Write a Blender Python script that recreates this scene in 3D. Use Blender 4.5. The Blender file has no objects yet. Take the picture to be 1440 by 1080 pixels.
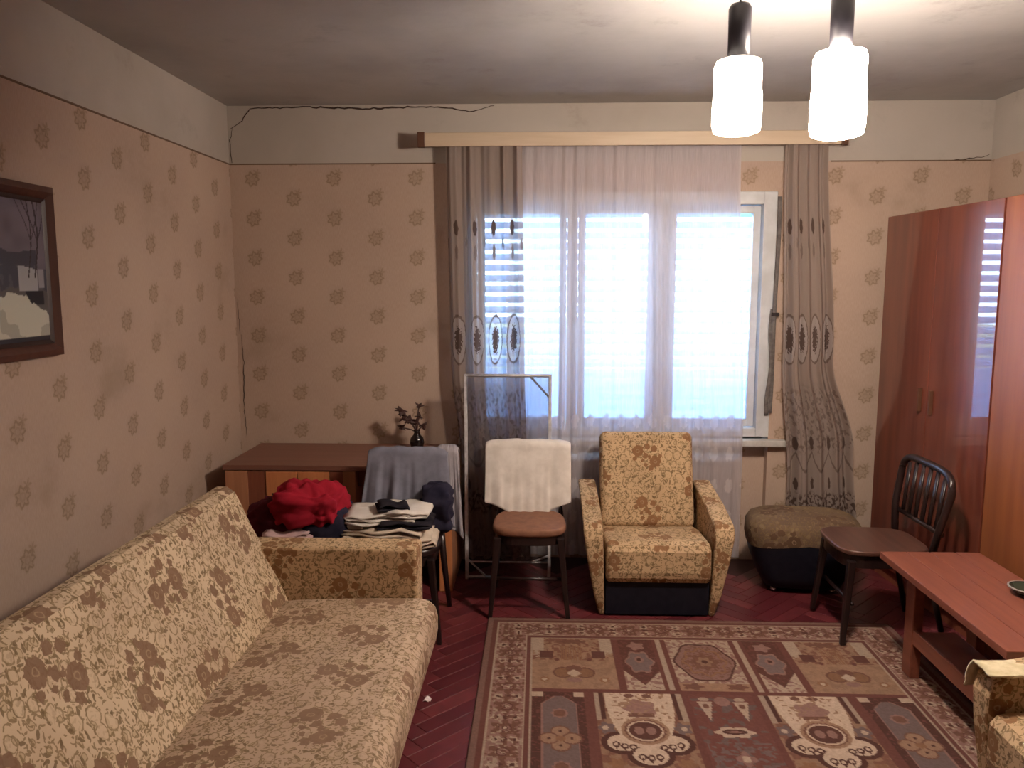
import bpy, bmesh, math, random
import numpy as np
from mathutils import Vector, Matrix, noise, Euler

# ------------------------------------------------------------------ camera, world, exposure
SC = bpy.context.scene
COL = SC.collection
F = 1110.0
cam_d = bpy.data.cameras.new('camera')
cam = bpy.data.objects.new('camera', cam_d); COL.objects.link(cam); SC.camera = cam
cam_d.sensor_fit = 'HORIZONTAL'; cam_d.sensor_width = 36.0; cam_d.lens = 36.0 * F / 1440.0
cam_d.clip_start = 0.05; cam_d.clip_end = 200
pitch = math.atan(140 / F); yaw = math.atan(40 / F * math.cos(pitch))
cam.location = (0, 0, 1.64)
cam.rotation_euler = (math.pi / 2 - pitch, 0, yaw)

SKY = 30.0                       # daylight strength
LAMP_R, LAMP_L = 300.0, 4.0   # radiance of the two milk-glass shades
wd = bpy.data.worlds.new('sky'); SC.world = wd; wd.use_nodes = True
bgn = wd.node_tree.nodes['Background']
bgn.inputs[0].default_value = (0.50, 0.74, 1.0, 1); bgn.inputs[1].default_value = SKY
vs = SC.view_settings
vs.view_transform = 'Standard'; vs.look = 'None'; vs.gamma = 1.0; vs.use_curve_mapping = False
vs.exposure = 0.0

# light portal in the window opening: guides daylight sampling only
pl = bpy.data.lights.new('window_portal', 'AREA'); pl.shape = 'RECTANGLE'; pl.size = 1.76; pl.size_y = 1.42
pl.cycles.is_portal = True
po = bpy.data.objects.new('window_portal', pl); COL.objects.link(po)
po.location = (0.44, 4.86, 1.46); po.rotation_euler = (-math.pi / 2, 0, 0)

XL, XR, YB, YF, ZC = -1.79, 2.50, 4.60, -1.60, 2.65
ZB = 2.325    # top edge of the wallpaper

# ------------------------------------------------------------------ node language
class N:
    def __init__(s, t, sock): s.t = t; s.s = sock
    def __add__(a, b): return mth(a.t, 'ADD', a, b)
    __radd__ = __add__
    def __sub__(a, b): return mth(a.t, 'SUBTRACT', a, b)
    def __rsub__(a, b): return mth(a.t, 'SUBTRACT', b, a)
    def __mul__(a, b): return mth(a.t, 'MULTIPLY', a, b)
    __rmul__ = __mul__
    def __truediv__(a, b): return mth(a.t, 'DIVIDE', a, b)
    def __lt__(a, b): return mth(a.t, 'LESS_THAN', a, b)
    def __gt__(a, b): return mth(a.t, 'GREATER_THAN', a, b)
    def f(a, op, b=None): return mth(a.t, op, a, b)
def put(t, sock, v):
    if isinstance(v, N): t.links.new(v.s, sock)
    elif v is not None: sock.default_value = v
def mth(t, op, a, b=None, c=None):
    n = t.nodes.new('ShaderNodeMath'); n.operation = op
    put(t, n.inputs[0], a)
    if b is not None: put(t, n.inputs[1], b)
    if c is not None: put(t, n.inputs[2], c)
    return N(t, n.outputs[0])
def smooth(x, lo, hi, a=0.0, b=1.0):
    n = x.t.nodes.new('ShaderNodeMapRange'); n.interpolation_type = 'SMOOTHSTEP'
    put(x.t, n.inputs[0], x)
    for i, v in enumerate((lo, hi, a, b)): put(x.t, n.inputs[i + 1], v)
    return N(x.t, n.outputs[0])
def amin(a, b): return mth(a.t, 'MINIMUM', a, b)
def amax(a, b): return mth(a.t, 'MAXIMUM', a, b)
def hyp(x, y): return (x * x + y * y).f('SQRT')
def mixc(t, fac, a, b):
    n = t.nodes.new('ShaderNodeMix'); n.data_type = 'RGBA'
    put(t, n.inputs[0], fac)
    for i, v in ((6, a), (7, b)):
        if isinstance(v, N): t.links.new(v.s, n.inputs[i])
        else: n.inputs[i].default_value = (*v, 1)
    return N(t, n.outputs[2])
def xyz(t, x, y, z=0.0):
    n = t.nodes.new('ShaderNodeCombineXYZ')
    for i, v in enumerate((x, y, z)): put(t, n.inputs[i], v)
    return N(t, n.outputs[0])
def sep(t, v):
    n = t.nodes.new('ShaderNodeSeparateXYZ'); t.links.new(v.s, n.inputs[0])
    return [N(t, o) for o in n.outputs]
def uvs(t):
    n = t.nodes.new('ShaderNodeTexCoord'); return sep(t, N(t, n.outputs['UV']))[:2]
def objc(t):
    n = t.nodes.new('ShaderNodeTexCoord'); return N(t, n.outputs['Object'])
def nz(t, vec, scale, detail=2.0, rough=0.5):
    n = t.nodes.new('ShaderNodeTexNoise'); n.inputs['Scale'].default_value = scale
    n.inputs['Detail'].default_value = detail; n.inputs['Roughness'].default_value = rough
    if vec is not None: t.links.new(vec.s, n.inputs['Vector'])
    return N(t, n.outputs[0])
def vor(t, vec, scale):
    n = t.nodes.new('ShaderNodeTexVoronoi'); n.voronoi_dimensions = '2D'
    n.inputs['Scale'].default_value = scale; t.links.new(vec.s, n.inputs['Vector'])
    c = sep(t, N(t, n.outputs['Color'])); p = sep(t, N(t, n.outputs['Position']))
    return c, p
def mat(name, col=(0.5, 0.5, 0.5), rough=0.6, metal=0.0, spec=0.5, coat=0.0):
    m = bpy.data.materials.new(name); m.use_nodes = True
    b = m.node_tree.nodes['Principled BSDF']
    b.inputs['Base Color'].default_value = (*col, 1); b.inputs['Roughness'].default_value = rough
    b.inputs['Metallic'].default_value = metal; b.inputs['Specular IOR Level'].default_value = spec
    b.inputs['Coat Weight'].default_value = coat; b.inputs['Coat Roughness'].default_value = 0.025
    return m
def setc(m, c, key='Base Color'): m.node_tree.links.new(c.s, m.node_tree.nodes['Principled BSDF'].inputs[key])
def bump(m, h, strength=0.3, dist=0.01):
    t = m.node_tree; n = t.nodes.new('ShaderNodeBump')
    n.inputs['Strength'].default_value = strength; n.inputs['Distance'].default_value = dist
    t.links.new(h.s, n.inputs['Height']); t.links.new(n.outputs[0], t.nodes['Principled BSDF'].inputs['Normal'])
def noisy(name, c1, c2, scale=8.0, rough=0.6, stretch=(1, 1, 1), bmp=0.0, spec=0.5, coat=0.0, detail=4, metal=0.0):
    m = mat(name, c1, rough, metal, spec, coat); t = m.node_tree
    mp = t.nodes.new('ShaderNodeMapping'); mp.inputs['Scale'].default_value = stretch
    t.links.new(objc(t).s, mp.inputs[0])
    n = nz(t, N(t, mp.outputs[0]), scale, detail, 0.6)
    setc(m, mixc(t, smooth(n, 0.3, 0.7), c1, c2))
    if bmp: bump(m, n, bmp, 0.004)
    return m

# ------------------------------------------------------------------ materials
def wallpaper(name, u0, v0, du, dv):
    m = mat(name, rough=0.75, spec=0.25); t = m.node_tree; u, v = uvs(t)
    uu = (u - u0) / du + 0.5; col = uu.f('FLOOR'); odd = (col * 0.5).f('FRACT') * 2.0
    vv = (v - v0) / dv + odd * 0.5 + 0.5; row = vv.f('FLOOR')
    x = (uu - col - 0.5) * du; y = (vv - row - 0.5) * dv
    pv = xyz(t, u, v); w = nz(t, pv, 90, 2) - 0.5
    x = x + 0.008 + w * 0.008; y = y + 0.008 + w * 0.008
    r = hyp(x, y); a = mth(t, 'ARCTAN2', y, x)
    rr = (a * 7.0).f('COSINE') * 0.007 + 0.033
    ring = smooth((r - rr).f('ABSOLUTE'), 0.0085, 0.002)
    inner = smooth((r - 0.014).f('ABSOLUTE'), 0.006, 0.001) * 0.35
    fill = smooth(r, 0.040, 0.033) * 0.24
    x2 = x - 0.030; y2 = y - 0.036; r2 = hyp(x2, y2); a2 = mth(t, 'ARCTAN2', y2, x2)
    spray = smooth(r2, (a2 * 5.0).f('COSINE') * 0.009 + 0.019, (a2 * 5.0).f('COSINE') * 0.009 + 0.012) * 0.7
    halo = smooth(hyp(x - 0.006, y - 0.012), 0.066, 0.030) * 0.16
    k = nz(t, pv, 160, 2)
    mask = amin(amax(amax(ring, spray), inner) * smooth(k, 0.32, 0.62, 0.45, 1.0) + fill + halo, 1.0)
    big = nz(t, pv, 1.3, 4); lin = nz(t, xyz(t, u * 9.0, v), 40, 3)
    base = mixc(t, smooth(big, 0.3, 0.7), (0.47, 0.345, 0.265), (0.41, 0.295, 0.23))
    base = mixc(t, smooth(lin, 0.35, 0.65) * 0.35, base, (0.53, 0.405, 0.33))
    c = mixc(t, mask * 0.60, base, (0.20, 0.13, 0.07))
    # damp, sooty corner stains
    st = smooth(nz(t, pv, 2.6, 5), 0.58, 0.78) * 0.35
    c = mixc(t, st, c, (0.22, 0.16, 0.10))
    setc(m, c); bump(m, lin, 0.15, 0.002); return m
M = {}
M['paper_back'] = wallpaper('wallpaper_back', -1.655, 2.249, 0.2365, 0.226)
M['paper_left'] = wallpaper('wallpaper_left', 3.117, 2.285, 0.2527, 0.228)
M['paper_side'] = wallpaper('wallpaper_side', 0.1, 2.249, 0.2365, 0.226)
def plaster(name, c1, c2, c3):
    m = mat(name, rough=0.85, spec=0.2); t = m.node_tree; o = objc(t)
    c = mixc(t, smooth(nz(t, o, 1.1, 5, 0.6), 0.35, 0.7), c1, c2)
    c = mixc(t, smooth(nz(t, o, 3.0, 6, 0.7), 0.55, 0.8) * 0.6, c, c3)
    setc(m, c); bump(m, nz(t, o, 25, 5), 0.25, 0.006); return m
M['plaster'] = plaster('old_plaster', (0.47, 0.42, 0.37), (0.41, 0.36, 0.31), (0.27, 0.22, 0.18))
M['ceiling'] = plaster('old_ceiling_paint', (0.45, 0.43, 0.41), (0.36, 0.34, 0.325), (0.22, 0.19, 0.18))
M['dark'] = mat('dark_gap', (0.015, 0.008, 0.006), 0.8)
M['crack'] = mat('crack_dark', (0.05, 0.028, 0.02), 0.9)
M['edge'] = mat('wallpaper_edge_brown', (0.14, 0.085, 0.05), 0.8)
M['white'] = noisy('white_gloss_paint', (0.62, 0.63, 0.64), (0.5, 0.5, 0.5), 6, 0.4)
M['dirty_white'] = noisy('dirty_white_paint', (0.55, 0.53, 0.5), (0.4, 0.37, 0.33), 9, 0.5)

def floral(name, cream=(0.60, 0.455, 0.30), cream2=(0.48, 0.35, 0.235), brown=(0.165, 0.095, 0.055), S=0.275, K=1.18, off=0.0, dens=1.0, wear=0.0):
    """printed upholstery: big brown rose sprays over small leaves and rings"""
    m = mat(name, rough=0.85, spec=0.15); t = m.node_tree; u, v = uvs(t)
    p0 = xyz(t, u, v); w1 = nz(t, p0, 55, 2) - 0.5; w2 = nz(t, xyz(t, v, u, 3.0), 60, 2) - 0.5
    x = u + w1 * 0.014; y = v + w2 * 0.014; p = xyz(t, x, y)
    # small leaves, three layers
    def leaves(scale, la, lb, keep, seed):
        c, q = vor(t, xyz(t, x + seed, y - seed), scale)
        dx = x + seed - q[0] ; dy = y - seed - q[1]
        ang = c[0] * 6.283; cs = ang.f('COSINE'); sn = ang.f('SINE')
        a = (dx * cs + dy * sn) / la; b = (dy * cs - dx * sn) / lb
        return smooth(hyp(a, b), 1.0, 0.75) * (c[1] < keep)
    def rings(scale, r0, r1, wd_, keep, seed):
        c, q = vor(t, xyz(t, x + seed, y + seed), scale)
        d = hyp((x + seed - q[0]), (y + seed - q[1]) * 0.85)
        rad = c[0] * (r1 - r0) + r0
        return smooth((d - rad).f('ABSOLUTE'), wd_, wd_ * 0.4) * (c[1] < keep), smooth(d, rad, rad - 0.002) * (c[1] < keep)
    base = mixc(t, smooth(nz(t, p0, 3.0, 3), 0.3, 0.7), cream, cream2)
    r1, f1 = rings(19, 0.012, 0.021, 0.0028, 0.48, 5.3)
    r2, f2 = rings(30, 0.006, 0.011, 0.002, 0.45, 9.1)
    l1 = leaves(58, 0.0095, 0.0034, 0.60 * dens, 1.7)
    l2 = leaves(85, 0.0062, 0.0024, 0.5 * dens, 3.9)
    l3 = leaves(38, 0.0125, 0.0052, 0.42 * dens, 7.7)
    free = 1.0 - f1 * 0.75
    c = mixc(t, f2 * 0.35, base, (0.36, 0.26, 0.14))
    c = mixc(t, amin(amax(l1, l2) * free, 1.0) * 0.78, c, (0.20, 0.135, 0.065))
    c = mixc(t, l3 * free * 0.85, c, (0.155, 0.10, 0.05))
    c = mixc(t, amax(r1, r2) * 0.75, c, (0.22, 0.15, 0.075))
    # rose sprays on a staggered grid
    uu = (x + off) / S; ci = uu.f('FLOOR'); odd = (ci * 0.5).f('FRACT') * 2.0
    vv = y / (S * 1.05) + odd * 0.5; ri = vv.f('FLOOR')
    wn = t.nodes.new('ShaderNodeTexWhiteNoise'); wn.noise_dimensions = '2D'
    t.links.new(xyz(t, ci, ri).s, wn.inputs['Vector']); h = N(t, wn.outputs[0])
    lx = (uu - ci - 0.5) * S; ly = (vv - ri - 0.5) * (S * 1.05)
    ang = h * 1.3 + odd * 1.2 - 0.4; cs = ang.f('COSINE'); sn = ang.f('SINE')
    gx = (lx * cs + ly * sn) / K; gy = (ly * cs - lx * sn) / K
    warp = nz(t, xyz(t, u, v, 8.0), 75, 2) - 0.5
    d = None
    for bx, by, br in ((-0.038, 0.040, 0.030), (0.034, -0.040, 0.030), (0.020, 0.048, 0.015), (0.050, 0.026, 0.016),
                       (-0.066, 0.008, 0.012), (-0.006, 0.006, 0.015), (0.012, -0.010, 0.010), (0.068, -0.020, 0.011),
                       (0.002, -0.066, 0.014), (-0.030, -0.014, 0.009), (-0.020, -0.040, 0.010)):
        e = hyp(gx - bx, gy - by) - br
        d = e if d is None else amin(d, e)
    sp = smooth(d + warp * 0.021, 0.0012, -0.0012)
    c1 = hyp(gx + 0.038, gy - 0.040); c2 = hyp(gx - 0.034, gy + 0.040); cc = amin(c1, c2)
    ctr = smooth((cc - 0.008).f('ABSOLUTE'), 0.0025, 0.001) * 0.5
    c = mixc(t, sp * 0.93, c, mixc(t, nz(t, p0, 14, 2), brown, (brown[0] * 1.5, brown[1] * 1.5, brown[2] * 1.6)))
    c = mixc(t, ctr * sp, c, (0.42, 0.30, 0.18))
    if wear:
        c = mixc(t, smooth(nz(t, p0, 2.2, 4), 0.35, 0.65) * wear, c, (cream2[0] * .75, cream2[1] * .72, cream2[2] * .72))
    setc(m, c)
    k = nz(t, xyz(t, u, v), 420, 1); bump(m, k, 0.25, 0.002)
    return m
M['floral'] = floral('floral_upholstery')
M['floral_seat'] = floral('floral_upholstery_seat', cream=(0.55, 0.40, 0.275), cream2=(0.43, 0.30, 0.21), wear=0.28)
M['floral_small'] = floral('floral_upholstery_armchair', cream=(0.56, 0.385, 0.225), cream2=(0.46, 0.31, 0.18), brown=(0.18, 0.09, 0.04), S=0.27, K=1.0, off=0.135)

def wood(name, c1, c2, rough=0.35, along='Z', coat=0.0, scale=3.0, spec=0.5):
    s = {'Z': (9, 9, 0.7), 'Y': (9, 0.7, 9), 'X': (0.7, 9, 9)}[along]
    return noisy(name, c1, c2, scale, rough, s, 0.05, spec, coat, 5)
M['wardrobe'] = wood('red_varnished_veneer', (0.185, 0.047, 0.026), (0.12, 0.028, 0.018), 0.30, coat=1.0, scale=1.6)
M['wardrobe2'] = wood('orange_veneer', (0.27, 0.088, 0.030), (0.20, 0.060, 0.024), 0.42, scale=1.6)
M['table'] = wood('reddish_table_wood', (0.25, 0.080, 0.048), (0.19, 0.058, 0.036), 0.38, 'Y')
M['desk_top'] = wood('brown_desk_top', (0.21, 0.088, 0.058), (0.165, 0.066, 0.044), 0.4, 'X')
M['desk_dark'] = wood('dark_red_desk_wood', (0.26, 0.08, 0.04), (0.19, 0.055, 0.03), 0.35)
M['desk_light'] = wood('orange_desk_veneer', (0.60, 0.23, 0.09), (0.50, 0.18, 0.07), 0.35)
M['desk_mid'] = wood('mid_desk_wood', (0.45, 0.20, 0.10), (0.36, 0.15, 0.075), 0.4)
M['chair_dark'] = wood('dark_chair_wood', (0.022, 0.010, 0.009), (0.013, 0.007, 0.007), 0.3)
M['stool_top'] = wood('dark_brown_seat', (0.11, 0.05, 0.035), (0.07, 0.03, 0.022), 0.3, 'X')
M['tan_seat'] = noisy('tan_seat_fabric', (0.25, 0.11, 0.06), (0.19, 0.08, 0.045), 30, 0.75)
M['cornice'] = wood('cream_cornice', (0.58, 0.46, 0.33), (0.52, 0.40, 0.28), 0.5, 'X')
M['brown'] = mat('brown_endcap', (0.10, 0.04, 0.02), 0.5)
M['leatherette'] = noisy('navy_black_leatherette', (0.006, 0.006, 0.012), (0.010, 0.010, 0.017), 25, 0.5, spec=0.25)
M['black_plastic'] = mat('black_tube', (0.022, 0.020, 0.026), 0.4)
M['frame_paint'] = noisy('chipped_white_frame', (0.62, 0.60, 0.60), (0.42, 0.40, 0.40), 30, 0.45)
M['chrome'] = mat('chrome', (0.7, 0.7, 0.7), 0.15, 1.0)
M['plank'] = None

def plank_mat():
    m = mat('dark_red_parquet', rough=0.32, spec=0.4); t = m.node_tree
    oi = t.nodes.new('ShaderNodeObjectInfo'); g = t.nodes.new('ShaderNodeNewGeometry')
    rnd = N(t, g.outputs['Random Per Island']) + N(t, oi.outputs['Random'])
    rnd = rnd.f('FRACT')
    mp = t.nodes.new('ShaderNodeMapping'); mp.inputs['Scale'].default_value = (1, 1, 1)
    t.links.new(N(t, g.outputs['Position']).s, mp.inputs[0])
    n = nz(t, N(t, mp.outputs[0]), 14, 4)
    c = mixc(t, rnd, (0.085, 0.013, 0.018), (0.165, 0.032, 0.036))
    c = mixc(t, smooth(n, 0.4, 0.8) * 0.5, c, (0.055, 0.012, 0.012))
    setc(m, c); return m
M['plank'] = plank_mat()
M['floor'] = mat('floor_gap', (0.035, 0.012, 0.012), 0.6)

def vcol(name, rough=0.9, spec=0.1, fuzz=0.0):
    m = mat(name, rough=rough, spec=spec); t = m.node_tree
    a = t.nodes.new('ShaderNodeVertexColor'); a.layer_name = 'Col'
    c = N(t, a.outputs[0])
    if fuzz: c = mixc(t, nz(t, objc(t), 350, 2) * fuzz, c, (0.10, 0.05, 0.04))
    setc(m, c); return m
M['rug'] = vcol('rug_weave', fuzz=0.45)
M['painting'] = vcol('oil_painting', 0.5, 0.3)

def sheer(name, col, transp, trans, pattern=None):
    m = bpy.data.materials.new(name); m.use_nodes = True; t = m.node_tree
    t.nodes.clear(); out = t.nodes.new('ShaderNodeOutputMaterial')
    tr = t.nodes.new('ShaderNodeBsdfTransparent'); df = t.nodes.new('ShaderNodeBsdfDiffuse'); tl = t.nodes.new('ShaderNodeBsdfTranslucent')
    m1 = t.nodes.new('ShaderNodeMixShader'); m2 = t.nodes.new('ShaderNodeMixShader')
    u, v = uvs(t)
    c = N(t, None)
    f = transp
    if pattern:
        colr, f = pattern(t, u, v, col, transp)
        t.links.new(colr.s, df.inputs[0]); t.links.new(colr.s, tl.inputs[0])
    else:
        for n in (df, tl): n.inputs[0].default_value = (*col, 1)
    m1.inputs[0].default_value = trans
    t.links.new(df.outputs[0], m1.inputs[1]); t.links.new(tl.outputs[0], m1.inputs[2])
    put(t, m2.inputs[0], f)
    t.links.new(m1.outputs[0], m2.inputs[1]); t.links.new(tr.outputs[0], m2.inputs[2])
    t.links.new(m2.outputs[0], out.inputs[0]); return m
def sheer_pat(t, u, v, col, tp):
    # woven sheer with a band of paler flowers below the sill
    x = (u / 0.17); lx = (x.f('FRACT') - 0.5) * 0.17
    y = (v / 0.19); ly = (y.f('FRACT') - 0.5) * 0.19
    fl = smooth(hyp(lx, ly) + (nz(t, xyz(t, u, v), 40, 2) - 0.5) * 0.05, 0.05, 0.03) * smooth(v, 1.0, 0.9)
    st = smooth(nz(t, xyz(t, u * 30.0, v), 10, 2), 0.3, 0.7)
    f = tp - fl * 0.3 + (st - 0.5) * 0.12
    return mixc(t, fl * 0.5, col, (0.70, 0.66, 0.64)), amax(f, 0.05)
M['sheer'] = sheer('white_sheer_net', (0.78, 0.73, 0.77), 0.33, 0.5, sheer_pat)
def drape_pat(t, u, v, col, tp):
    P = 0.21
    w = nz(t, xyz(t, u, v), 45, 2) - 0.5; w2 = nz(t, xyz(t, v, u), 50, 2) - 0.5
    uu = u / P; lx = (uu.f('FRACT') - 0.5) * P + w * 0.02
    vy = v + w2 * 0.02
    lxh = ((uu + 0.5).f('FRACT') - 0.5) * P + w * 0.02
    def blob(x, cy, rx, ry): return smooth(hyp(x / rx, (vy - cy) / ry), 1.0, 0.75)
    dk = blob(lx, 1.955, 0.026, 0.050)
    dk = amax(dk, blob(lx, 1.82, 0.018, 0.05) * 0.6)
    dk = amax(dk, blob(lxh, 1.87, 0.015, 0.035) * 0.5)
    # medallions: pale oval with a dark outline and a dark rose spray inside
    e = hyp(lx / 0.075, (vy - 1.33) / 0.135)
    dk = amax(dk, smooth((e - 1.0).f('ABSOLUTE'), 0.08, 0.03) * 0.75)
    rose = smooth(hyp(lx / 0.040, (vy - 1.33) / 0.085) + (nz(t, xyz(t, u, v, 4.0), 70, 2) - 0.5) * 1.6, 0.95, 0.75)
    dk = amax(dk, rose)
    pale = smooth(e, 1.0, 0.9)
    # lace field below, swags, bottom flower row
    lace = smooth(nz(t, xyz(t, u, v, 9.0), 32, 3), 0.48, 0.6) * smooth(vy, 1.10, 1.02) * smooth(vy, 0.66, 0.72) * 0.65
    dk = amax(dk, lace)
    dk = amax(dk, blob(lx, 0.735, 0.022, 0.045))
    sw = (vy - (0.585 + lxh * lxh * 9.0)).f('ABSOLUTE')
    dk = amax(dk, smooth(sw, 0.014, 0.006) * 0.7)
    row = smooth(nz(t, xyz(t, u, v, 2.0), 38, 3), 0.46, 0.56) * smooth(vy, 0.47, 0.43) * smooth(vy, 0.30, 0.34)
    dk = amax(dk, row); dk = amax(dk, blob(lx, 0.50, 0.016, 0.04))
    dk = amax(dk, smooth(nz(t, xyz(t, u, v, 6.0), 30, 3), 0.5, 0.6) * smooth(vy, 0.28, 0.22) * 0.6)
    c = mixc(t, pale * 0.6, col, (0.56, 0.50, 0.48))
    c = mixc(t, dk * 0.9, c, (0.09, 0.055, 0.045))
    return c, amax(tp - dk * 0.3, 0.0) * 1.0
M['drape'] = sheer('beige_printed_drape', (0.42, 0.34, 0.30), 0.15, 0.42, drape_pat)
M['mesh'] = sheer('insect_mesh', (0.16, 0.13, 0.13), 0.68, 0.2)
M['slat'] = sheer('translucent_shutter_slat', (0.60, 0.72, 0.90), 0.0, 0.5)
def glass():
    m = bpy.data.materials.new('window_glass'); m.use_nodes = True; t = m.node_tree; t.nodes.clear()
    out = t.nodes.new('ShaderNodeOutputMaterial'); tr = t.nodes.new('ShaderNodeBsdfTransparent'); gl = t.nodes.new('ShaderNodeBsdfGlossy')
    gl.inputs['Roughness'].default_value = 0.02; mx = t.nodes.new('ShaderNodeMixShader'); fr = t.nodes.new('ShaderNodeFresnel')
    t.links.new(fr.outputs[0], mx.inputs[0]); t.links.new(tr.outputs[0], mx.inputs[1]); t.links.new(gl.outputs[0], mx.inputs[2])
    t.links.new(mx.outputs[0], out.inputs[0]); return m
M['glass'] = glass()
def emit(name, col, s, lo=0.16, hi=1.35):
    m = mat(name, (0.8, 0.78, 0.72), 0.5); b = m.node_tree.nodes['Principled BSDF']
    b.inputs['Emission Color'].default_value = (*col, 1); 
    # the bulb sits low in the shade: the glass is brightest near its open end
    t = m.node_tree; z = sep(t, objc(t))[2]
    t.links.new((smooth(z, 2.33, 2.13, lo, hi) * s).s, b.inputs['Emission Strength']); return m
M['shade_r'] = emit('lit_milk_glass_right', (1.0, 0.85, 0.72), LAMP_R)
M['shade_l'] = emit('lit_milk_glass_left', (1.0, 0.85, 0.72), LAMP_L, 0.8, 1.1)
def cloth(name, c1, c2, scale=12, rough=0.9): return noisy(name, c1, c2, scale, rough, bmp=0.2, spec=0.1)
M['c_white'] = cloth('white_cotton', (0.72, 0.66, 0.60), (0.60, 0.54, 0.48))
M['c_cream'] = cloth('cream_cotton', (0.60, 0.50, 0.40), (0.48, 0.39, 0.30))
M['c_grey'] = cloth('blue_grey_knit', (0.22, 0.22, 0.27), (0.16, 0.16, 0.20))
M['c_lgrey'] = cloth('light_grey_jersey', (0.34, 0.31, 0.33), (0.26, 0.24, 0.26))
M['c_navy'] = cloth('navy_cloth', (0.015, 0.014, 0.028), (0.03, 0.026, 0.045))
M['c_black'] = cloth('black_cloth', (0.014, 0.012, 0.018), (0.03, 0.025, 0.03))
M['c_red'] = cloth('red_fleece', (0.36, 0.014, 0.030), (0.25, 0.011, 0.022), 10)
M['c_wine'] = cloth('wine_cloth', (0.10, 0.012, 0.02), (0.06, 0.01, 0.016))
M['c_pink'] = cloth('pale_pink_cotton', (0.60, 0.42, 0.40), (0.42, 0.27, 0.27))
M['c_fuzzy'] = cloth('cream_fleece', (0.72, 0.62, 0.42), (0.55, 0.46, 0.28), 22)
M['petal'] = mat('dark_artificial_flower', (0.05, 0.018, 0.014), 0.6)
M['vase'] = mat('black_glazed_vase', (0.012, 0.008, 0.008), 0.08)
M['dish'] = mat('dark_green_dish', (0.035, 0.045, 0.03), 0.25)
M['dish_rim'] = mat('grey_dish_rim', (0.3, 0.27, 0.24), 0.3)
M['paper'] = mat('scrap_paper', (0.75, 0.62, 0.6), 0.8)
M['yard'] = noisy('yard_ground', (0.10, 0.12, 0.06), (0.16, 0.14, 0.10), 2, 0.95)
M['wire'] = mat('cable_black', (0.02, 0.02, 0.02), 0.5)
M['strap'] = noisy('grey_brown_strap', (0.09, 0.075, 0.07), (0.16, 0.14, 0.13), 30, 0.8)
M['picframe'] = wood('picture_frame_wood', (0.12, 0.05, 0.035), (0.085, 0.035, 0.027), 0.4)
M['picframe_d'] = mat('picture_frame_dark', (0.03, 0.012, 0.01), 0.4)
M['masonry'] = mat('outer_masonry', (0.35, 0.32, 0.28), 0.9)

# ------------------------------------------------------------------ mesh helpers
def finish(name, me, m, parent=None, smooth_=False, uv=True, loc=None, rot=None):
    if uv: boxuv(me)
    if m is not None: me.materials.append(M[m] if isinstance(m, str) else m)
    if smooth_:
        me.polygons.foreach_set('use_smooth', [True] * len(me.polygons))
    o = bpy.data.objects.new(name, me); COL.objects.link(o)
    if parent is not None: o.parent = parent
    if loc is not None: o.location = loc
    if rot is not None: o.rotation_euler = rot
    return o
def boxuv(me):
    n = len(me.loops)
    if not n: return
    lay = me.uv_layers.new(name='UVMap')
    vc = np.empty(len(me.vertices) * 3, 'f'); me.vertices.foreach_get('co', vc); vc = vc.reshape(-1, 3)
    li = np.empty(n, 'i'); me.loops.foreach_get('vertex_index', li)
    pn = np.empty(len(me.polygons) * 3, 'f'); me.polygons.foreach_get('normal', pn); pn = np.abs(pn.reshape(-1, 3))
    ls = np.empty(len(me.polygons), 'i'); me.polygons.foreach_get('loop_total', ls)
    ax = np.repeat(np.argmax(pn, 1), ls); p = vc[li]
    u = np.where(ax == 0, p[:, 1], p[:, 0]); v = np.where(ax == 2, p[:, 1], p[:, 2])
    lay.data.foreach_set('uv', np.stack([u, v], 1).astype('f').ravel())
def from_bm(name, bm, m, parent=None, smooth_=False, **k):
    me = bpy.data.meshes.new(name); bm.normal_update(); bm.to_mesh(me); bm.free()
    return finish(name, me, m, parent, smooth_, **k)
def add_box(bm, x0, x1, y0, y1, z0, z1, bev=0.0, seg=2):
    vs_ = [bm.verts.new(c) for c in ((x0,y0,z0),(x1,y0,z0),(x1,y1,z0),(x0,y1,z0),(x0,y0,z1),(x1,y0,z1),(x1,y1,z1),(x0,y1,z1))]
    fs = [bm.faces.new([vs_[i] for i in q]) for q in ((0,3,2,1),(4,5,6,7),(0,1,5,4),(1,2,6,5),(2,3,7,6),(3,0,4,7))]
    if bev:
        es = list({e for f in fs for e in f.edges})
        bmesh.ops.bevel(bm, geom=es, offset=bev, segments=seg, profile=0.5, affect='EDGES', clamp_overlap=True)
def box(name, x0, x1, y0, y1, z0, z1, m, parent=None, bev=0.0, seg=2, **k):
    bm = bmesh.new(); add_box(bm, x0, x1, y0, y1, z0, z1, bev, seg)
    o = from_bm(name, bm, m, parent, smooth_=False, **k)
    return o
def prism(name, pts, axis, a0, a1, m, parent=None, bev=0.0, seg=3, sm=False, cuts=0, **k):
    """2-D outline pts extruded along axis ('X': pts=(y,z); 'Y': pts=(x,z); 'Z': pts=(x,y))"""
    bm = bmesh.new()
    def mk(p, a):
        return {'X': (a, p[0], p[1]), 'Y': (p[0], a, p[1]), 'Z': (p[0], p[1], a)}[axis]
    A = [bm.verts.new(mk(p, a0)) for p in pts]; B = [bm.verts.new(mk(p, a1)) for p in pts]
    f1 = bm.faces.new(A); f2 = bm.faces.new(B[::-1]); n = len(pts)
    for i in range(n): bm.faces.new((A[i], B[i], B[(i + 1) % n], A[(i + 1) % n]))
    bmesh.ops.recalc_face_normals(bm, faces=bm.faces[:])
    if bev:
        bmesh.ops.bevel(bm, geom=list(f1.edges) + list(f2.edges), offset=bev, segments=seg, profile=0.5, affect='EDGES', clamp_overlap=True)
    return from_bm(name, bm, m, parent, sm, **k)
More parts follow.
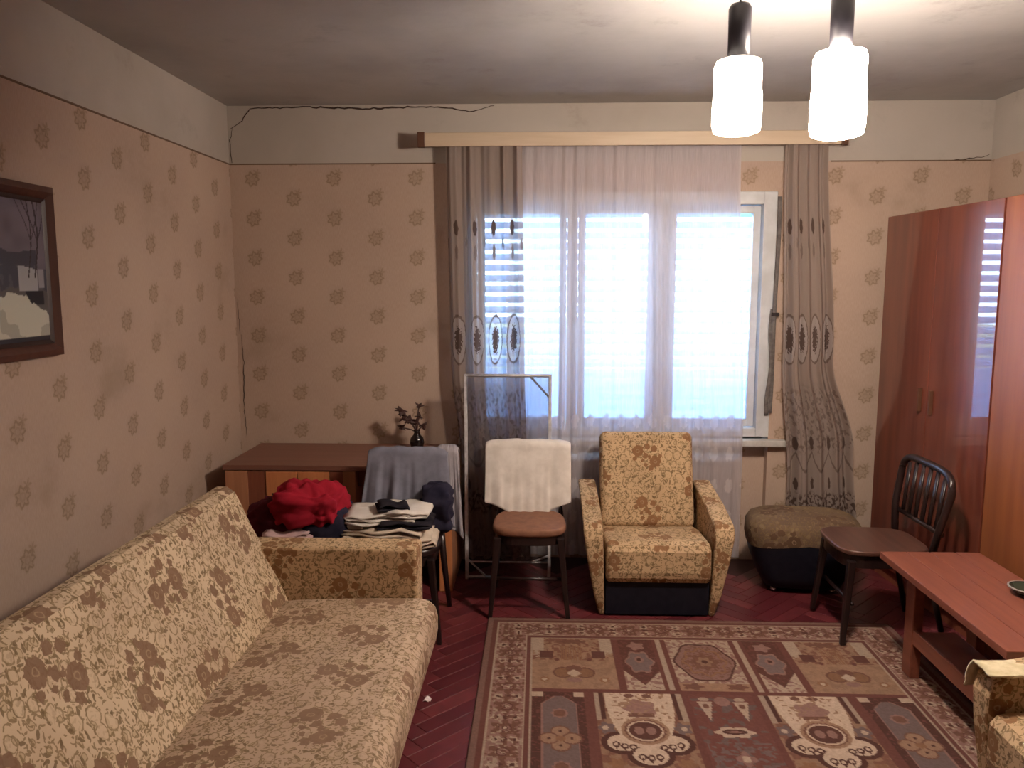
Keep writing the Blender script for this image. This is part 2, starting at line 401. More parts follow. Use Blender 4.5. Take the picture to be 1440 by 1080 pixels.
def ring_sweep(bm, path, radii, seg=8, cap=True, flat=None):
    """tube along path; radii number or list; flat=(a,b) multiplies the two cross axes"""
    path = [Vector(p) for p in path]; n = len(path); rings = []
    if not hasattr(radii, '__len__'): radii = [radii] * n
    ref = Vector((0, 0, 1))
    for i, p in enumerate(path):
        d = (path[min(i + 1, n - 1)] - path[max(i - 1, 0)]).normalized()
        r = ref if abs(d.dot(ref)) < 0.95 else Vector((0, 1, 0))
        a = d.cross(r).normalized(); b = a.cross(d).normalized()
        if flat: a = a * flat[0]; b = b * flat[1]
        rings.append([bm.verts.new(p + (a * math.cos(t) + b * math.sin(t)) * radii[i]) for t in [2 * math.pi * k / seg for k in range(seg)]])
    for i in range(n - 1):
        for k in range(seg):
            bm.faces.new((rings[i][k], rings[i][(k + 1) % seg], rings[i + 1][(k + 1) % seg], rings[i + 1][k]))
    if cap: bm.faces.new(rings[0][::-1]); bm.faces.new(rings[-1])
def tube(name, path, r, m, parent=None, seg=8, flat=None, **k):
    bm = bmesh.new(); ring_sweep(bm, path, r, seg, True, flat)
    bmesh.ops.recalc_face_normals(bm, faces=bm.faces[:])
    return from_bm(name, bm, m, parent, True, **k)
def bar(name, p0, p1, w, d, m, parent=None, taper=1.0, **k):
    """square-section bar p0 -> p1 (vertical-ish), w along x, d along y"""
    bm = bmesh.new(); V = []
    for p, s in ((p0, taper), (p1, 1.0)):
        for sx, sy in ((-1, -1), (1, -1), (1, 1), (-1, 1)):
            V.append(bm.verts.new((p[0] + sx * w / 2 * s, p[1] + sy * d / 2 * s, p[2])))
    for q in ((0, 3, 2, 1), (4, 5, 6, 7), (0, 1, 5, 4), (1, 2, 6, 5), (2, 3, 7, 6), (3, 0, 4, 7)): bm.faces.new([V[i] for i in q])
    bmesh.ops.recalc_face_normals(bm, faces=bm.faces[:])
    bmesh.ops.bevel(bm, geom=bm.edges[:], offset=min(w, d) * 0.15, segments=2, profile=0.5, affect='EDGES', clamp_overlap=True)
    return from_bm(name, bm, m, parent, **k)
def lathe(name, prof, m, parent=None, seg=28, loc=(0, 0, 0), wob=0.0, closed=False):
    bm = bmesh.new(); rings = []
    for i, (r, z) in enumerate(prof):
        rings.append([bm.verts.new((loc[0] + (r + wob * math.sin(i * 1.7 + k)) * math.cos(2 * math.pi * k / seg), loc[1] + (r + wob * math.sin(i * 1.7 + k)) * math.sin(2 * math.pi * k / seg), loc[2] + z)) for k in range(seg)])
    for i in range(len(prof) - 1):
        for k in range(seg): bm.faces.new((rings[i][k], rings[i][(k + 1) % seg], rings[i + 1][(k + 1) % seg], rings[i + 1][k]))
    if closed: bm.faces.new(rings[0][::-1]); bm.faces.new(rings[-1])
    bmesh.ops.recalc_face_normals(bm, faces=bm.faces[:])
    return from_bm(name, bm, m, parent, True)
def sheet(name, fn, nu, nv, m, parent=None, thick=0.0, uvf=None, sm=True):
    """grid surface fn(u,v)->xyz, u,v in 0..1; uvf gives cloth coordinates in metres"""
    V = []; U = []
    for j in range(nv + 1):
        for i in range(nu + 1):
            u, v = i / nu, j / nv; V.append(fn(u, v)); U.append(uvf(u, v) if uvf else (u, v))
    Fc = [(j * (nu + 1) + i, j * (nu + 1) + i + 1, (j + 1) * (nu + 1) + i + 1, (j + 1) * (nu + 1) + i) for j in range(nv) for i in range(nu)]
    me = bpy.data.meshes.new(name); me.from_pydata(V, [], Fc)
    lay = me.uv_layers.new(name='UVMap'); U = np.array(U, 'f')
    li = np.empty(len(me.loops), 'i'); me.loops.foreach_get('vertex_index', li)
    lay.data.foreach_set('uv', U[li].ravel())
    o = finish(name, me, m, parent, sm, uv=False)
    if thick:
        s = o.modifiers.new('thickness', 'SOLIDIFY'); s.thickness = thick; s.offset = 0
    return o
def empty(name, loc=(0, 0, 0), rz=0.0):
    o = bpy.data.objects.new(name, None); COL.objects.link(o); o.location = loc; o.rotation_euler = (0, 0, rz)
    o.empty_display_size = 0.05; return o
def tag(o, label, cat, group=None, kind=None):
    o['label'] = label; o['category'] = cat
    if group: o['group'] = group
    if kind: o['kind'] = kind
    return o
def struct(o, label, cat='room'):
    o['kind'] = 'structure'; o['label'] = label; o['category'] = cat; return o
def blob(name, c, size, m, parent=None, seed=0.0, wr=0.018, sq=0.55, rz=0.0, n=36, k=2, flat=True):
    """crumpled cloth lump: superellipsoid with wrinkles; c = centre of its base"""
    V = []; a, b, h = size[0] / 2, size[1] / 2, size[2]
    R = Matrix.Rotation(rz, 3, 'Z')
    def sp(x, e): return math.copysign(abs(x) ** e, x)
    nv = n // 2
    for j in range(nv + 1):
        ph = -math.pi / 2 + math.pi * j / nv
        for i in range(n):
            th = 2 * math.pi * i / n
            x = a * sp(math.cos(ph), 0.6) * sp(math.cos(th), sq); y = b * sp(math.cos(ph), 0.6) * sp(math.sin(th), sq); z = h / 2 * sp(math.sin(ph), 0.7)
            p = Vector((x, y, z)); q = p * 11 + Vector((seed, seed * 2, -seed))
            d = noise.noise(q) * wr + noise.noise(q * 2.7) * wr * 0.7 + abs(noise.noise(Vector((q.x * 1.2, q.y * 1.2, q.z * 4 + seed)))) * wr * 0.7
            nrm = Vector((x / a / a, y / b / b, z / h / h * 4 + 1e-6)).normalized()
            p = p + nrm * d
            p = R @ p; p = p + Vector((c[0], c[1], c[2] + h / 2))
            if flat: p.z = max(p.z, c[2] + 0.001)
            V.append(p)
    Fc = [(j * n + i, j * n + (i + 1) % n, (j + 1) * n + (i + 1) % n, (j + 1) * n + i) for j in range(nv) for i in range(n)]
    me = bpy.data.meshes.new(name); me.from_pydata([tuple(p) for p in V], [], Fc)
    return finish(name, me, m, parent, True)
def folded(name, c, w, d, layers, m, rz=0.0, seed=0, t=0.016, tilt=0.0):
    """folded garment: one cloth strip zig-zagging in layers, with rounded folds and sagging wavy edges"""
    rnd = random.Random(seed); prof = []; z = t * 0.5
    for k in range(layers):
        x0, x1 = (-w / 2, w / 2) if k % 2 == 0 else (w / 2, -w / 2)
        x0 += rnd.uniform(-.015, .015); x1 += rnd.uniform(-.015, .015)
        for s in range(9):
            f = s / 8; prof.append((x0 + (x1 - x0) * f, z + k * t * 1.15 + 0.004 * math.sin(f * 6 + seed + k)))
        if k < layers - 1:
            sgn = 1 if x1 > 0 else -1
            prof.append((x1 + sgn * t * 0.5, z + (k + 0.5) * t * 1.15))
    nv = 16; R = Matrix.Rotation(rz, 3, 'Z'); npf = len(prof)
    def fn(u, v):
        i = min(int(round(u * (npf - 1))), npf - 1); x, zz = prof[i]; k = zz / (t * 1.15)
        y = (v - 0.5) * d * (1 + 0.06 * math.sin(i * 0.7 + seed)) + 0.012 * math.sin(x * 30 + seed)
        e = abs(v - 0.5) * 2
        q = Vector((x * 14 + seed, y * 14, k * 0.7))
        zz2 = zz + noise.noise(q) * 0.020 * (0.3 + zz * 8) + noise.noise(q * 2.2) * .006 - 0.006 * e ** 4 + tilt * x
        p = R @ Vector((x, y, max(zz2, 0.003)))
        return (p.x + c[0], p.y + c[1], p.z + c[2])
    return sheet(name, fn, npf - 1, nv, m, thick=t * 0.55)

# ------------------------------------------------------------------ room shell
WX0, WX1, WZ0, WZ1 = -0.43, 1.335, 0.755, 2.16      # window opening in the back wall
NX0, NX1 = -0.50, 1.412                              # shallow niche below the sill
bm = bmesh.new()
T = 0.30
add_box(bm, XL - T, WX0, YB, YB + T, -.05, ZB); add_box(bm, WX1, XR + T, YB, YB + T, -.05, ZB)
add_box(bm, WX0, WX1, YB, YB + T, WZ1, ZB); add_box(bm, WX0, WX1, YB + 0.06, YB + T, -.05, WZ0 - 0.05)
wall_back = struct(from_bm('wall_back', bm, 'paper_back'), 'back wall with faded flower wallpaper around the window', 'wall')
plb = box('plaster_band', XL - T, XR + T, YB + 0.002, YB + T, ZB, ZC, 'plaster', wall_back)
box('wallpaper_edge', XL, -0.6, YB - 0.004, YB + 0.002, ZB - 0.004, ZB + 0.003, 'edge', wall_back)
box('wallpaper_edge', 1.62, XR, YB - 0.004, YB + 0.002, ZB - 0.004, ZB + 0.003, 'edge', wall_back)
def crack(pts, w, parent, ax='Y', d=0.0):
    P = []
    for (a, b) in zip(pts[:-1], pts[1:]):
        n = max(2, int(math.hypot(b[0] - a[0], b[1] - a[1]) / 0.02))
        for i in range(n):
            f = i / n; P.append((a[0] + (b[0] - a[0]) * f, a[1] + (b[1] - a[1]) * f))
    P.append(pts[-1]); path = []; rad = []
    for i, (u, z) in enumerate(P):
        du = noise.noise(Vector((u * 30, z * 30, 1))) * 0.008; dz = noise.noise(Vector((u * 30, z * 30, 7))) * 0.008
        path.append((u + du, d, z + dz) if ax == 'Y' else (d, u + du, z + dz))
        rad.append(w * (0.6 + 0.7 * abs(noise.noise(Vector((u * 15, z * 9, 3))))) * (0.4 + 0.6 * math.sin(math.pi * (i + 0.6) / (len(P) + 0.2))))
    return tube('crack', path, rad, 'crack', parent, 5)
crack([(-1.772, 2.52), (-1.708, 2.566), (-1.655, 2.635), (-1.336, 2.640), (-0.971, 2.627), (-0.80, 2.634), (-0.647, 2.636), (-0.50, 2.628), (-0.405, 2.607), (-0.265, 2.641)], 0.006, wall_back, 'Y', YB + 0.001)
crack([(-1.775, 2.33), (-1.785, 2.46), (-1.760, 2.53)], 0.003, wall_back, 'Y', YB + 0.001)
crack([(-1.762, 1.35), (-1.755, 1.1), (-1.765, 0.95), (-1.757, 0.74)], 0.003, wall_back, 'Y', YB - 0.001)
crack([(-1.776, 1.55), (-1.770, 1.35)], 0.0018, wall_back, 'Y', YB - 0.001)
crack([(2.25, 2.325), (2.40, 2.335), (2.49, 2.35)], 0.003, wall_back, 'Y', YB - 0.001)

bm = bmesh.new(); add_box(bm, XL - T, XL, YF, YB, -.05, ZB)
wall_left = struct(from_bm('wall_left', bm, 'paper_left'), 'left wall with faded flower wallpaper and plaster band on top', 'wall')
box('plaster_band', XL - T, XL - 0.002, YF, YB, ZB, ZC, 'plaster', wall_left)
box('wallpaper_edge', XL - 0.002, XL + 0.004, YF, YB, ZB - 0.004, ZB + 0.003, 'edge', wall_left)
bm = bmesh.new(); add_box(bm, XR, XR + T, YF, YB, -.05, ZB)
wall_right = struct(from_bm('wall_right', bm, 'paper_side'), 'right wall behind the wardrobes', 'wall')
box('plaster_band', XR + 0.002, XR + T, YF, YB, ZB, ZC, 'plaster', wall_right)
bm = bmesh.new(); add_box(bm, XL - T, XR + T, YF - T, YF, -.05, ZC)
struct(from_bm('wall_front', bm, 'desk_dark'), 'wall behind the camera', 'wall')
struct(box('ceiling', XL - T, XR + T, YF - T, YB + T, ZC, ZC + 0.2, 'ceiling'), 'grey stained plaster ceiling', 'ceiling')
floor = struct(box('floor', XL - T, XR + T, YF - T, YB + T, -0.2, -0.012, 'floor'), 'dark red varnished herringbone parquet floor', 'floor')

# herringbone parquet: the planks in view are single parts, the rest one part
pw, plen = 0.072, 0.36
bm = bmesh.new(); add_box(bm, -plen / 2 + .0008, plen / 2 - .0008, -pw / 2 + .0008, pw / 2 - .0008, -0.012, 0.0, 0.0015, 1)
pme = bpy.data.meshes.new('plank'); bm.to_mesh(pme); bm.free(); pme.materials.append(M['plank'])
cands = []
ang = math.radians(45)
for k in range(-90, 91):
    for s in range(-14, 15):
        for hv in (0, 1):
            ox, oy = k * pw + s * plen, k * pw - s * plen
            cx, cy, r = (ox + plen / 2, oy + pw / 2, 0.0) if hv == 0 else (ox + plen + pw / 2, oy + pw - plen / 2, math.pi / 2)
            X = cx * math.cos(ang) - cy * math.sin(ang) + 0.1; Y = cx * math.sin(ang) + cy * math.cos(ang) + 2.0
            e = (plen * 0.7071 + pw * 0.7071) / 2
            if X - e < XL or X + e > XR or Y - e < YF or Y + e > YB: continue
            cands.append((X, Y, r + ang))
def vis_score(c):
    X, Y, _ = c
    inrug = -0.16 < X < 1.62 and 1.7 < Y < 3.62
    seen = (-0.60 < X < -0.10 and 1.9 < Y) or (Y > 3.55 and -0.75 < X < 1.9) 
    return (0 if seen and not inrug else 10) + (5 if inrug else 0) + math.hypot(X - 0.3, Y - 3.2)
cands.sort(key=vis_score)
for X, Y, r in cands[:280]:
    o = bpy.data.objects.new('plank', pme); COL.objects.link(o); o.parent = floor; o.location = (X, Y, 0); o.rotation_euler = (0, 0, r)
bm = bmesh.new()
for X, Y, r in cands[280:]:
    R = Matrix.Translation((X, Y, 0)) @ Matrix.Rotation(r, 4, 'Z'); a, b = plen / 2 - .0008, pw / 2 - .0008
    P = [bm.verts.new(R @ Vector(p)) for p in ((-a, -b, 0), (a, -b, 0), (a, b, 0), (-a, b, 0), (-a, -b, -.012), (a, -b, -.012), (a, b, -.012), (-a, b, -.012))]
    for q in ((0, 1, 2, 3), (0, 4, 5, 1), (1, 5, 6, 2), (2, 6, 7, 3), (3, 7, 4, 0)): bm.faces.new([P[i] for i in q])
o = from_bm('parquet_field', bm, 'plank', floor, uv=False); o['kind'] = 'stuff'

for nm, b_ in (('baseboard_back', (XL, XR, YB - 0.012, YB, 0, 0.05)), ('baseboard_left', (XL, XL + 0.012, YF, YB - 0.012, 0, 0.05))):
    if nm == 'baseboard_back':
        for i, (a, c) in enumerate(((XL, NX0), (NX1, XR))):
            struct(box('baseboard_back', a, c, *b_[2:], 'desk_dark', bev=0.003), 'low dark wooden baseboard along the back wall', 'baseboard')
    else: struct(box(nm, *b_, 'desk_dark', bev=0.003), 'low dark wooden baseboard along the left wall', 'baseboard')
struct(box('yard_ground', -30, 30, YB + T + 0.05, 60, -0.9, -0.8, 'yard'), 'ground of the yard outside', 'ground')

# ------------------------------------------------------------------ window
win = struct(empty('window_1', (0, 0, 0)), 'white three-sash window behind sheer net curtain', 'window')
fy0, fy1 = 4.66, 4.72
fr = empty('window_frame'); fr.parent = win
def wbox(n, *a, m='white', p=None, bev=0.004): return box(n, *a, m, p, bev)
wbox('frame_jamb', WX0, WX0 + 0.06, YB - 0.01, YB + .14, WZ0, WZ1, p=win)
wbox('frame_jamb', WX1 - 0.075, WX1, YB - 0.01, YB + .14, WZ0, WZ1, p=win)
wbox('frame_head', WX0 + 0.06, WX1 - 0.075, YB - 0.01, YB + .14, WZ1 - 0.07, WZ1, p=win)
wbox('frame_bottom', WX0 + 0.06, WX1 - 0.075, YB - 0.01, YB + .14, WZ0, WZ0 + 0.05, p=win)
bpy.data.objects.remove(fr)
mull = [(0.155, 0.215), (0.665, 0.735)]
for a, b in mull: wbox('mullion', a, b, YB + 0.02, YB + .12, WZ0 + 0.05, WZ1 - 0.07, p=win)
bays = [(WX0 + 0.06, mull[0][0]), (mull[0][1], mull[1][0]), (mull[1][1], WX1 - 0.075)]
for a, b in bays:
    z0, z1 = WZ0 + 0.055, WZ1 - 0.075; g = 0.004; w = 0.042
    bm = bmesh.new()
    add_box(bm, a + g, a + g + w, YB + .035, YB + .08, z0, z1, .003); add_box(bm, b - g - w, b - g, YB + .035, YB + .08, z0, z1, .003)
    add_box(bm, a + g + w, b - g - w, YB + .035, YB + .08, z1 - w, z1, .003); add_box(bm, a + g + w, b - g - w, YB + .035, YB + .08, z0, z0 + w, .003)
    s = from_bm('sash', bm, 'white', win)
    box('pane', a + g + w - .003, b - g - w + .003, YB + .055, YB + .059, z0 + w - .003, z1 - w + .003, 'glass', s)
    if b < 1.2:
        hd = tube('sash_handle', [(b - .02, YB + .035, 1.42), (b - .02, YB + .005, 1.42), (b - .02, YB + .002, 1.34)], .007, 'chrome', s)
wbox('window_sill', WX0 - 0.05, WX1 + 0.095, YB - 0.055, YB + 0.02, WZ0 - 0.052, WZ0 - 0.014, m='dirty_white', p=win, bev=0.006)
box('opening_reveal', WX0 - .001, WX1 + .001, YB + .14, YB + T, WZ0 - .05, WZ0 - .005, 'masonry', win)
# roller shutter outside the panes, its slats drawn apart
sh = tag(empty('roller_shutter', (0, 0, 0)), 'pale roller shutter with parted slats outside the window panes', 'shutter')
nsl = 22; ztop = WZ1 - 0.085
z = ztop
for i in range(nsl):
    gap = 0.022 if i < 13 else max(0.0015, 0.022 - (i - 12) * 0.006)
    h = 0.063 - gap
    if z - h < WZ0: break
    s = prism('slat', [(4.806, z - h), (4.812, z - h), (4.820, z - h * .5), (4.812, z), (4.806, z), (4.812, z - h * .5)], 'X', WX0 + 0.005, WX1 - 0.005, 'slat', sh)
    z -= 0.063
box('guide_rail', WX0 + .001, WX0 + .03, 4.795, 4.83, WZ0, WZ1, 'dirty_white', sh); box('guide_rail', WX1 - .03, WX1 - .001, 4.795, 4.83, WZ0, WZ1, 'dirty_white', sh)
box('shutter_box', WX0 + .002, WX1 - .002, 4.76, 4.88, WZ1 - .085, WZ1 - .002, 'dirty_white', sh)
st = empty('shutter_strap', (1.35, 4.585, 0.88))
tag(st, 'dark shutter pull strap hanging at the right of the window', 'strap')
def strap_fn(off, zt, zb, bul):
    def fn(u, v):
        z = zt + (zb - zt) * v
        return (-0.008 + 0.022 * (u - .5) + off + bul * math.sin(v * 9) - 0.01 * v, -0.006 - 0.012 * math.sin(math.pi * v), z - 0.88)
    return fn
sheet('strap', strap_fn(0.0, 2.13, 0.90, 0.003), 3, 50, 'strap', st, 0.003)
sheet('strap_loop', strap_fn(-0.016, 1.50, 0.885, -0.007), 3, 30, 'strap', st, 0.003)
box('strap_clip', -0.03, 0.012, -0.022, 0.0, 0.58, 0.60, 'dark', st, .003)

# ------------------------------------------------------------------ curtain cornice, curtains
cor = tag(empty('curtain_cornice', (0.48, 4.6, 2.38)), 'long cream wooden curtain cornice above the window', 'cornice')
def rel(o, x, y, z): return x - o.location.x, y - o.location.y, z - o.location.z
box('cornice_board', -0.640 - .48, 1.62 - .48, -0.155, -0.138, 0.012, 0.086, 'cornice', cor, .003)
box('end_cap', -0.678 - .48, -0.640 - .48, -0.160, -0.134, 0.008, 0.090, 'brown', cor, .002)
box('end_cap', 1.62 - .48, 1.655 - .48, -0.160, -0.134, 0.008, 0.090, 'brown', cor, .002)
box('top_board', -0.61 - .48, 1.61 - .48, -0.138, 0.0, 0.072, 0.086, 'cornice', cor)
tube('curtain_rod', [(-0.60 - .48, -0.07, 0.035), (1.60 - .48, -0.07, 0.035)], 0.008, 'brown', cor)
tube('curtain_rod', [(-0.60 - .48, -0.105, 0.035), (1.60 - .48, -0.105, 0.035)], 0.008, 'brown', cor)
for xx in (-0.60 - .48, 0.0, 1.60 - .48): box('bracket', xx - .01, xx + .01, -0.115, 0.0, 0.04, 0.052, 'brown', cor)

def curtain(name, xl, xr, y, ztop, zbot, folds, amp, clothw, m, seed, nu, nv, edge_amp=1.0):
    ph = [random.Random(seed * 97 + i).uniform(0, 6.28) for i in range(6)]
    def fn(u, v):
        z = ztop + (zbot - ztop) * v; L = xl(v); Rr = xr(v)
        a = folds * 2 * math.pi * u
        w = math.sin(a + ph[0] + 0.8 * math.sin(2.1 * math.pi * u + ph[1]) + 0.5 * v * math.sin(5 * u + ph[2]))
        w2 = math.sin(a * 2.37 + ph[3] + v * 0.8)
        A = amp * (0.55 + 0.6 * min(1, v * 1.4)) * (0.7 + 0.3 * math.sin(a * 0.31 + ph[4]))
        du = 0.35 / max(folds, 1) / (2 * math.pi) * math.cos(a + ph[0]) * 1.4
        x = L + (Rr - L) * min(1, max(0, u + du * math.sin(math.pi * min(1, 8 * u)) * (1 if 0.03 < u < 0.97 else 0)))
        return (x, y + A * w + A * 0.28 * w2, z + 0.006 * math.sin(a))
    return sheet(name, fn, nu, nv, m, None, 0.0, lambda u, v: (u * clothw, ztop + (zbot - ztop) * v))
def kf(*pts):
    def f(v):
        for (a, x), (b, y) in zip(pts[:-1], pts[1:]):
            if v <= b: 
                t = (v - a) / (b - a); t = t * t * (3 - 2 * t); return x + (y - x) * t
        return pts[-1][1]
    return f
c1 = curtain('sheer_curtain', lambda v: -0.165 - 0.05 * v, kf((0, 1.105), (.75, 1.17), (1, 1.17)), 4.527, 2.415, 0.05, 17, 0.011, 2.6, 'sheer', 3, 340, 40)
tag(c1, 'wide white sheer net curtain hanging in front of the window', 'curtain')
d1 = curtain('drape', kf((0, -0.527), (.5, -0.512), (.8, -0.45), (1, -0.44)), kf((0, -0.103), (.5, -0.088), (.8, -0.072), (1, -0.05)), 4.472, 2.41, 0.05, 4.8, 0.033, 0.86, 'drape', 5, 150, 90)
tag(d1, 'beige printed drape with dark medallions left of the window', 'curtain')
d2 = curtain('drape', kf((0, 1.335), (.5, 1.37), (.8, 1.425), (1, 1.43)), kf((0, 1.56), (.5, 1.64), (.72, 1.78), (1, 1.84)), 4.482, 2.41, 0.05, 3.6, 0.031, 0.82, 'drape', 11, 130, 90)
tag(d2, 'beige printed drape with dark medallions right of the window, above the footstool', 'curtain')

# ------------------------------------------------------------------ wardrobes
def wardrobe(x, y0, y1, m, label, rz=0.0):
    w = tag(empty('wardrobe', (x, (y0 + y1) / 2, 0), rz), label, 'wardrobe')
    h = (y1 - y0) / 2; H = 2.01
    bm = bmesh.new()
    add_box(bm, 0.022, 0.50, -h, -h + .02, .0, H); add_box(bm, 0.022, 0.50, h - .02, h, .0, H)
    add_box(bm, 0.022, 0.50, -h + .02, h - .02, H - .02, H); add_box(bm, 0.022, 0.50, -h + .02, h - .02, .08, .10); add_box(bm, 0.485, 0.50, -h + .02, h - .02, .10, H - .02)
    from_bm('carcass', bm, m, w)
    box('plinth', 0.03, 0.05, -h + .02, h - .02, 0, .08, 'desk_dark', w)
    for s in (-1, 1):
        a, b = (-h + .002, -.002) if s < 0 else (.002, h - .002)
        d = box('door', 0.0, 0.020, a, b, .085, H - .004, m, w, 0.002)
        hy = -.05 if s < 0 else .05
        box('handle', -0.02, 0.0, hy - .006, hy + .006, 1.0, 1.12, 'brown', d, .003)
    return w
wardrobe(1.938, 3.495, 4.480, 'wardrobe', 'glossy dark red wardrobe standing nearest the window wall', math.radians(4.0))
wardrobe(1.968, 2.42, 3.480, 'wardrobe2', 'brighter orange wardrobe behind the low bench table')

# ------------------------------------------------------------------ writing desk in the corner
dk = tag(empty('writing_desk', (-1.06, 4.3, 0)), 'reddish brown writing desk in the left corner below a small vase', 'desk')
ox, oy = 1.06, -4.3
def D(n, x0, x1, y0, y1, z0, z1, m, p=dk, bev=.003): return box(n, x0 + ox, x1 + ox, y0 + oy, y1 + oy, z0, z1, m, p, bev)
D('desk_top', -1.665, -0.46, 4.00, 4.585, 0.672, 0.700, 'desk_top')
bm = bmesh.new()
add_box(bm, -1.655 + ox, -1.635 + ox, 4.02 + oy, 4.575 + oy, 0.0, .672); add_box(bm, -0.985 + ox, -0.965 + ox, 4.02 + oy, 4.575 + oy, 0.0, .672)
add_box(bm, -1.635 + ox, -0.985 + ox, 4.555 + oy, 4.575 + oy, 0.05, .672); add_box(bm, -1.635 + ox, -0.985 + ox, 4.03 + oy, 4.555 + oy, 0.05, .07)
from_bm('cabinet', bm, 'desk_mid', dk)
D('front_stile', -1.655, -1.535, 4.005, 4.02, 0.04, .668, 'desk_mid')
D('front_stile', -1.535, -1.44, 4.008, 4.02, 0.04, .668, 'desk_dark')
D('front_stile', -1.10, -1.03, 4.008, 4.02, 0.04, .668, 'desk_dark')
D('front_stile', -1.03, -0.965, 4.005, 4.02, 0.04, .668, 'desk_mid')
D('door', -1.438, -1.272, 4.002, 4.02, 0.05, .666, 'desk_light'); D('door', -1.268, -1.102, 4.002, 4.02, 0.05, .666, 'desk_light')
D('side_panel', -0.535, -0.465, 4.06, 4.08, 0.0, .672, 'desk_light'); D('side_panel', -0.485, -0.465, 4.08, 4.575, 0.0, .672, 'desk_mid')
D('back_panel', -0.965, -0.485, 4.555, 4.575, 0.12, .672, 'desk_dark')
D('drawer', -0.960, -0.49, 4.05, 4.50, .58, .668, 'desk_dark')

# vase with dark artificial flowers
va = tag(empty('flower_vase', (-0.702, 4.42, 0.70)), 'small black round vase holding dark artificial flowers on the desk', 'vase')
lathe('vase_body', [(.001, .001), (.022, .002), (.036, .020), (.042, .045), (.036, .070), (.020, .088), (.015, .105), (.020, .115), (.015, .113)], 'vase', va)
rnd = random.Random(4)
for bx, bz, r, n in ((-.085, .225, .022, 7), (-.092, .125, .016, 5), (.012, .250, .017, 5), (.038, .140, .017, 6), (-.045, .170, .022, 6), (-.012, .160, .024, 7), (.010, .190, .016, 5), (-.07, .185, .018, 5)):
    yy = rnd.uniform(-.03, .03); r *= 1.5
    tube('stem', [(0, 0, .10), (bx * .35, yy * .4, .10 + (bz - .1) * .55), (bx, yy, bz)], .004, 'petal', va, 5)
    bm = bmesh.new()
    for k in range(n):
        a = 2 * math.pi * k / n + rnd.random(); t = rnd.uniform(-.8, .9)
        d = Vector((math.cos(a), math.sin(a) * .7, t)).normalized(); s = Vector((-d.y, d.x, 0.2)).normalized() * r * .55
        c = Vector((bx, yy, bz)); P = [c, c + d * r * .5 + s, c + d * r * 1.35, c + d * r * .5 - s, c + d * r * .6 + d.cross(s) * .6]
        v_ = [bm.verts.new(p) for p in P]
        for q in ((0, 1, 4), (1, 2, 4), (2, 3, 4), (3, 0, 4), (0, 3, 2, 1)): bm.faces.new([v_[i] for i in q])
    bmesh.ops.create_icosphere(bm, subdivisions=1, radius=r * .55, matrix=Matrix.Translation((bx, yy, bz)))
    from_bm('flower', bm, 'petal', va)

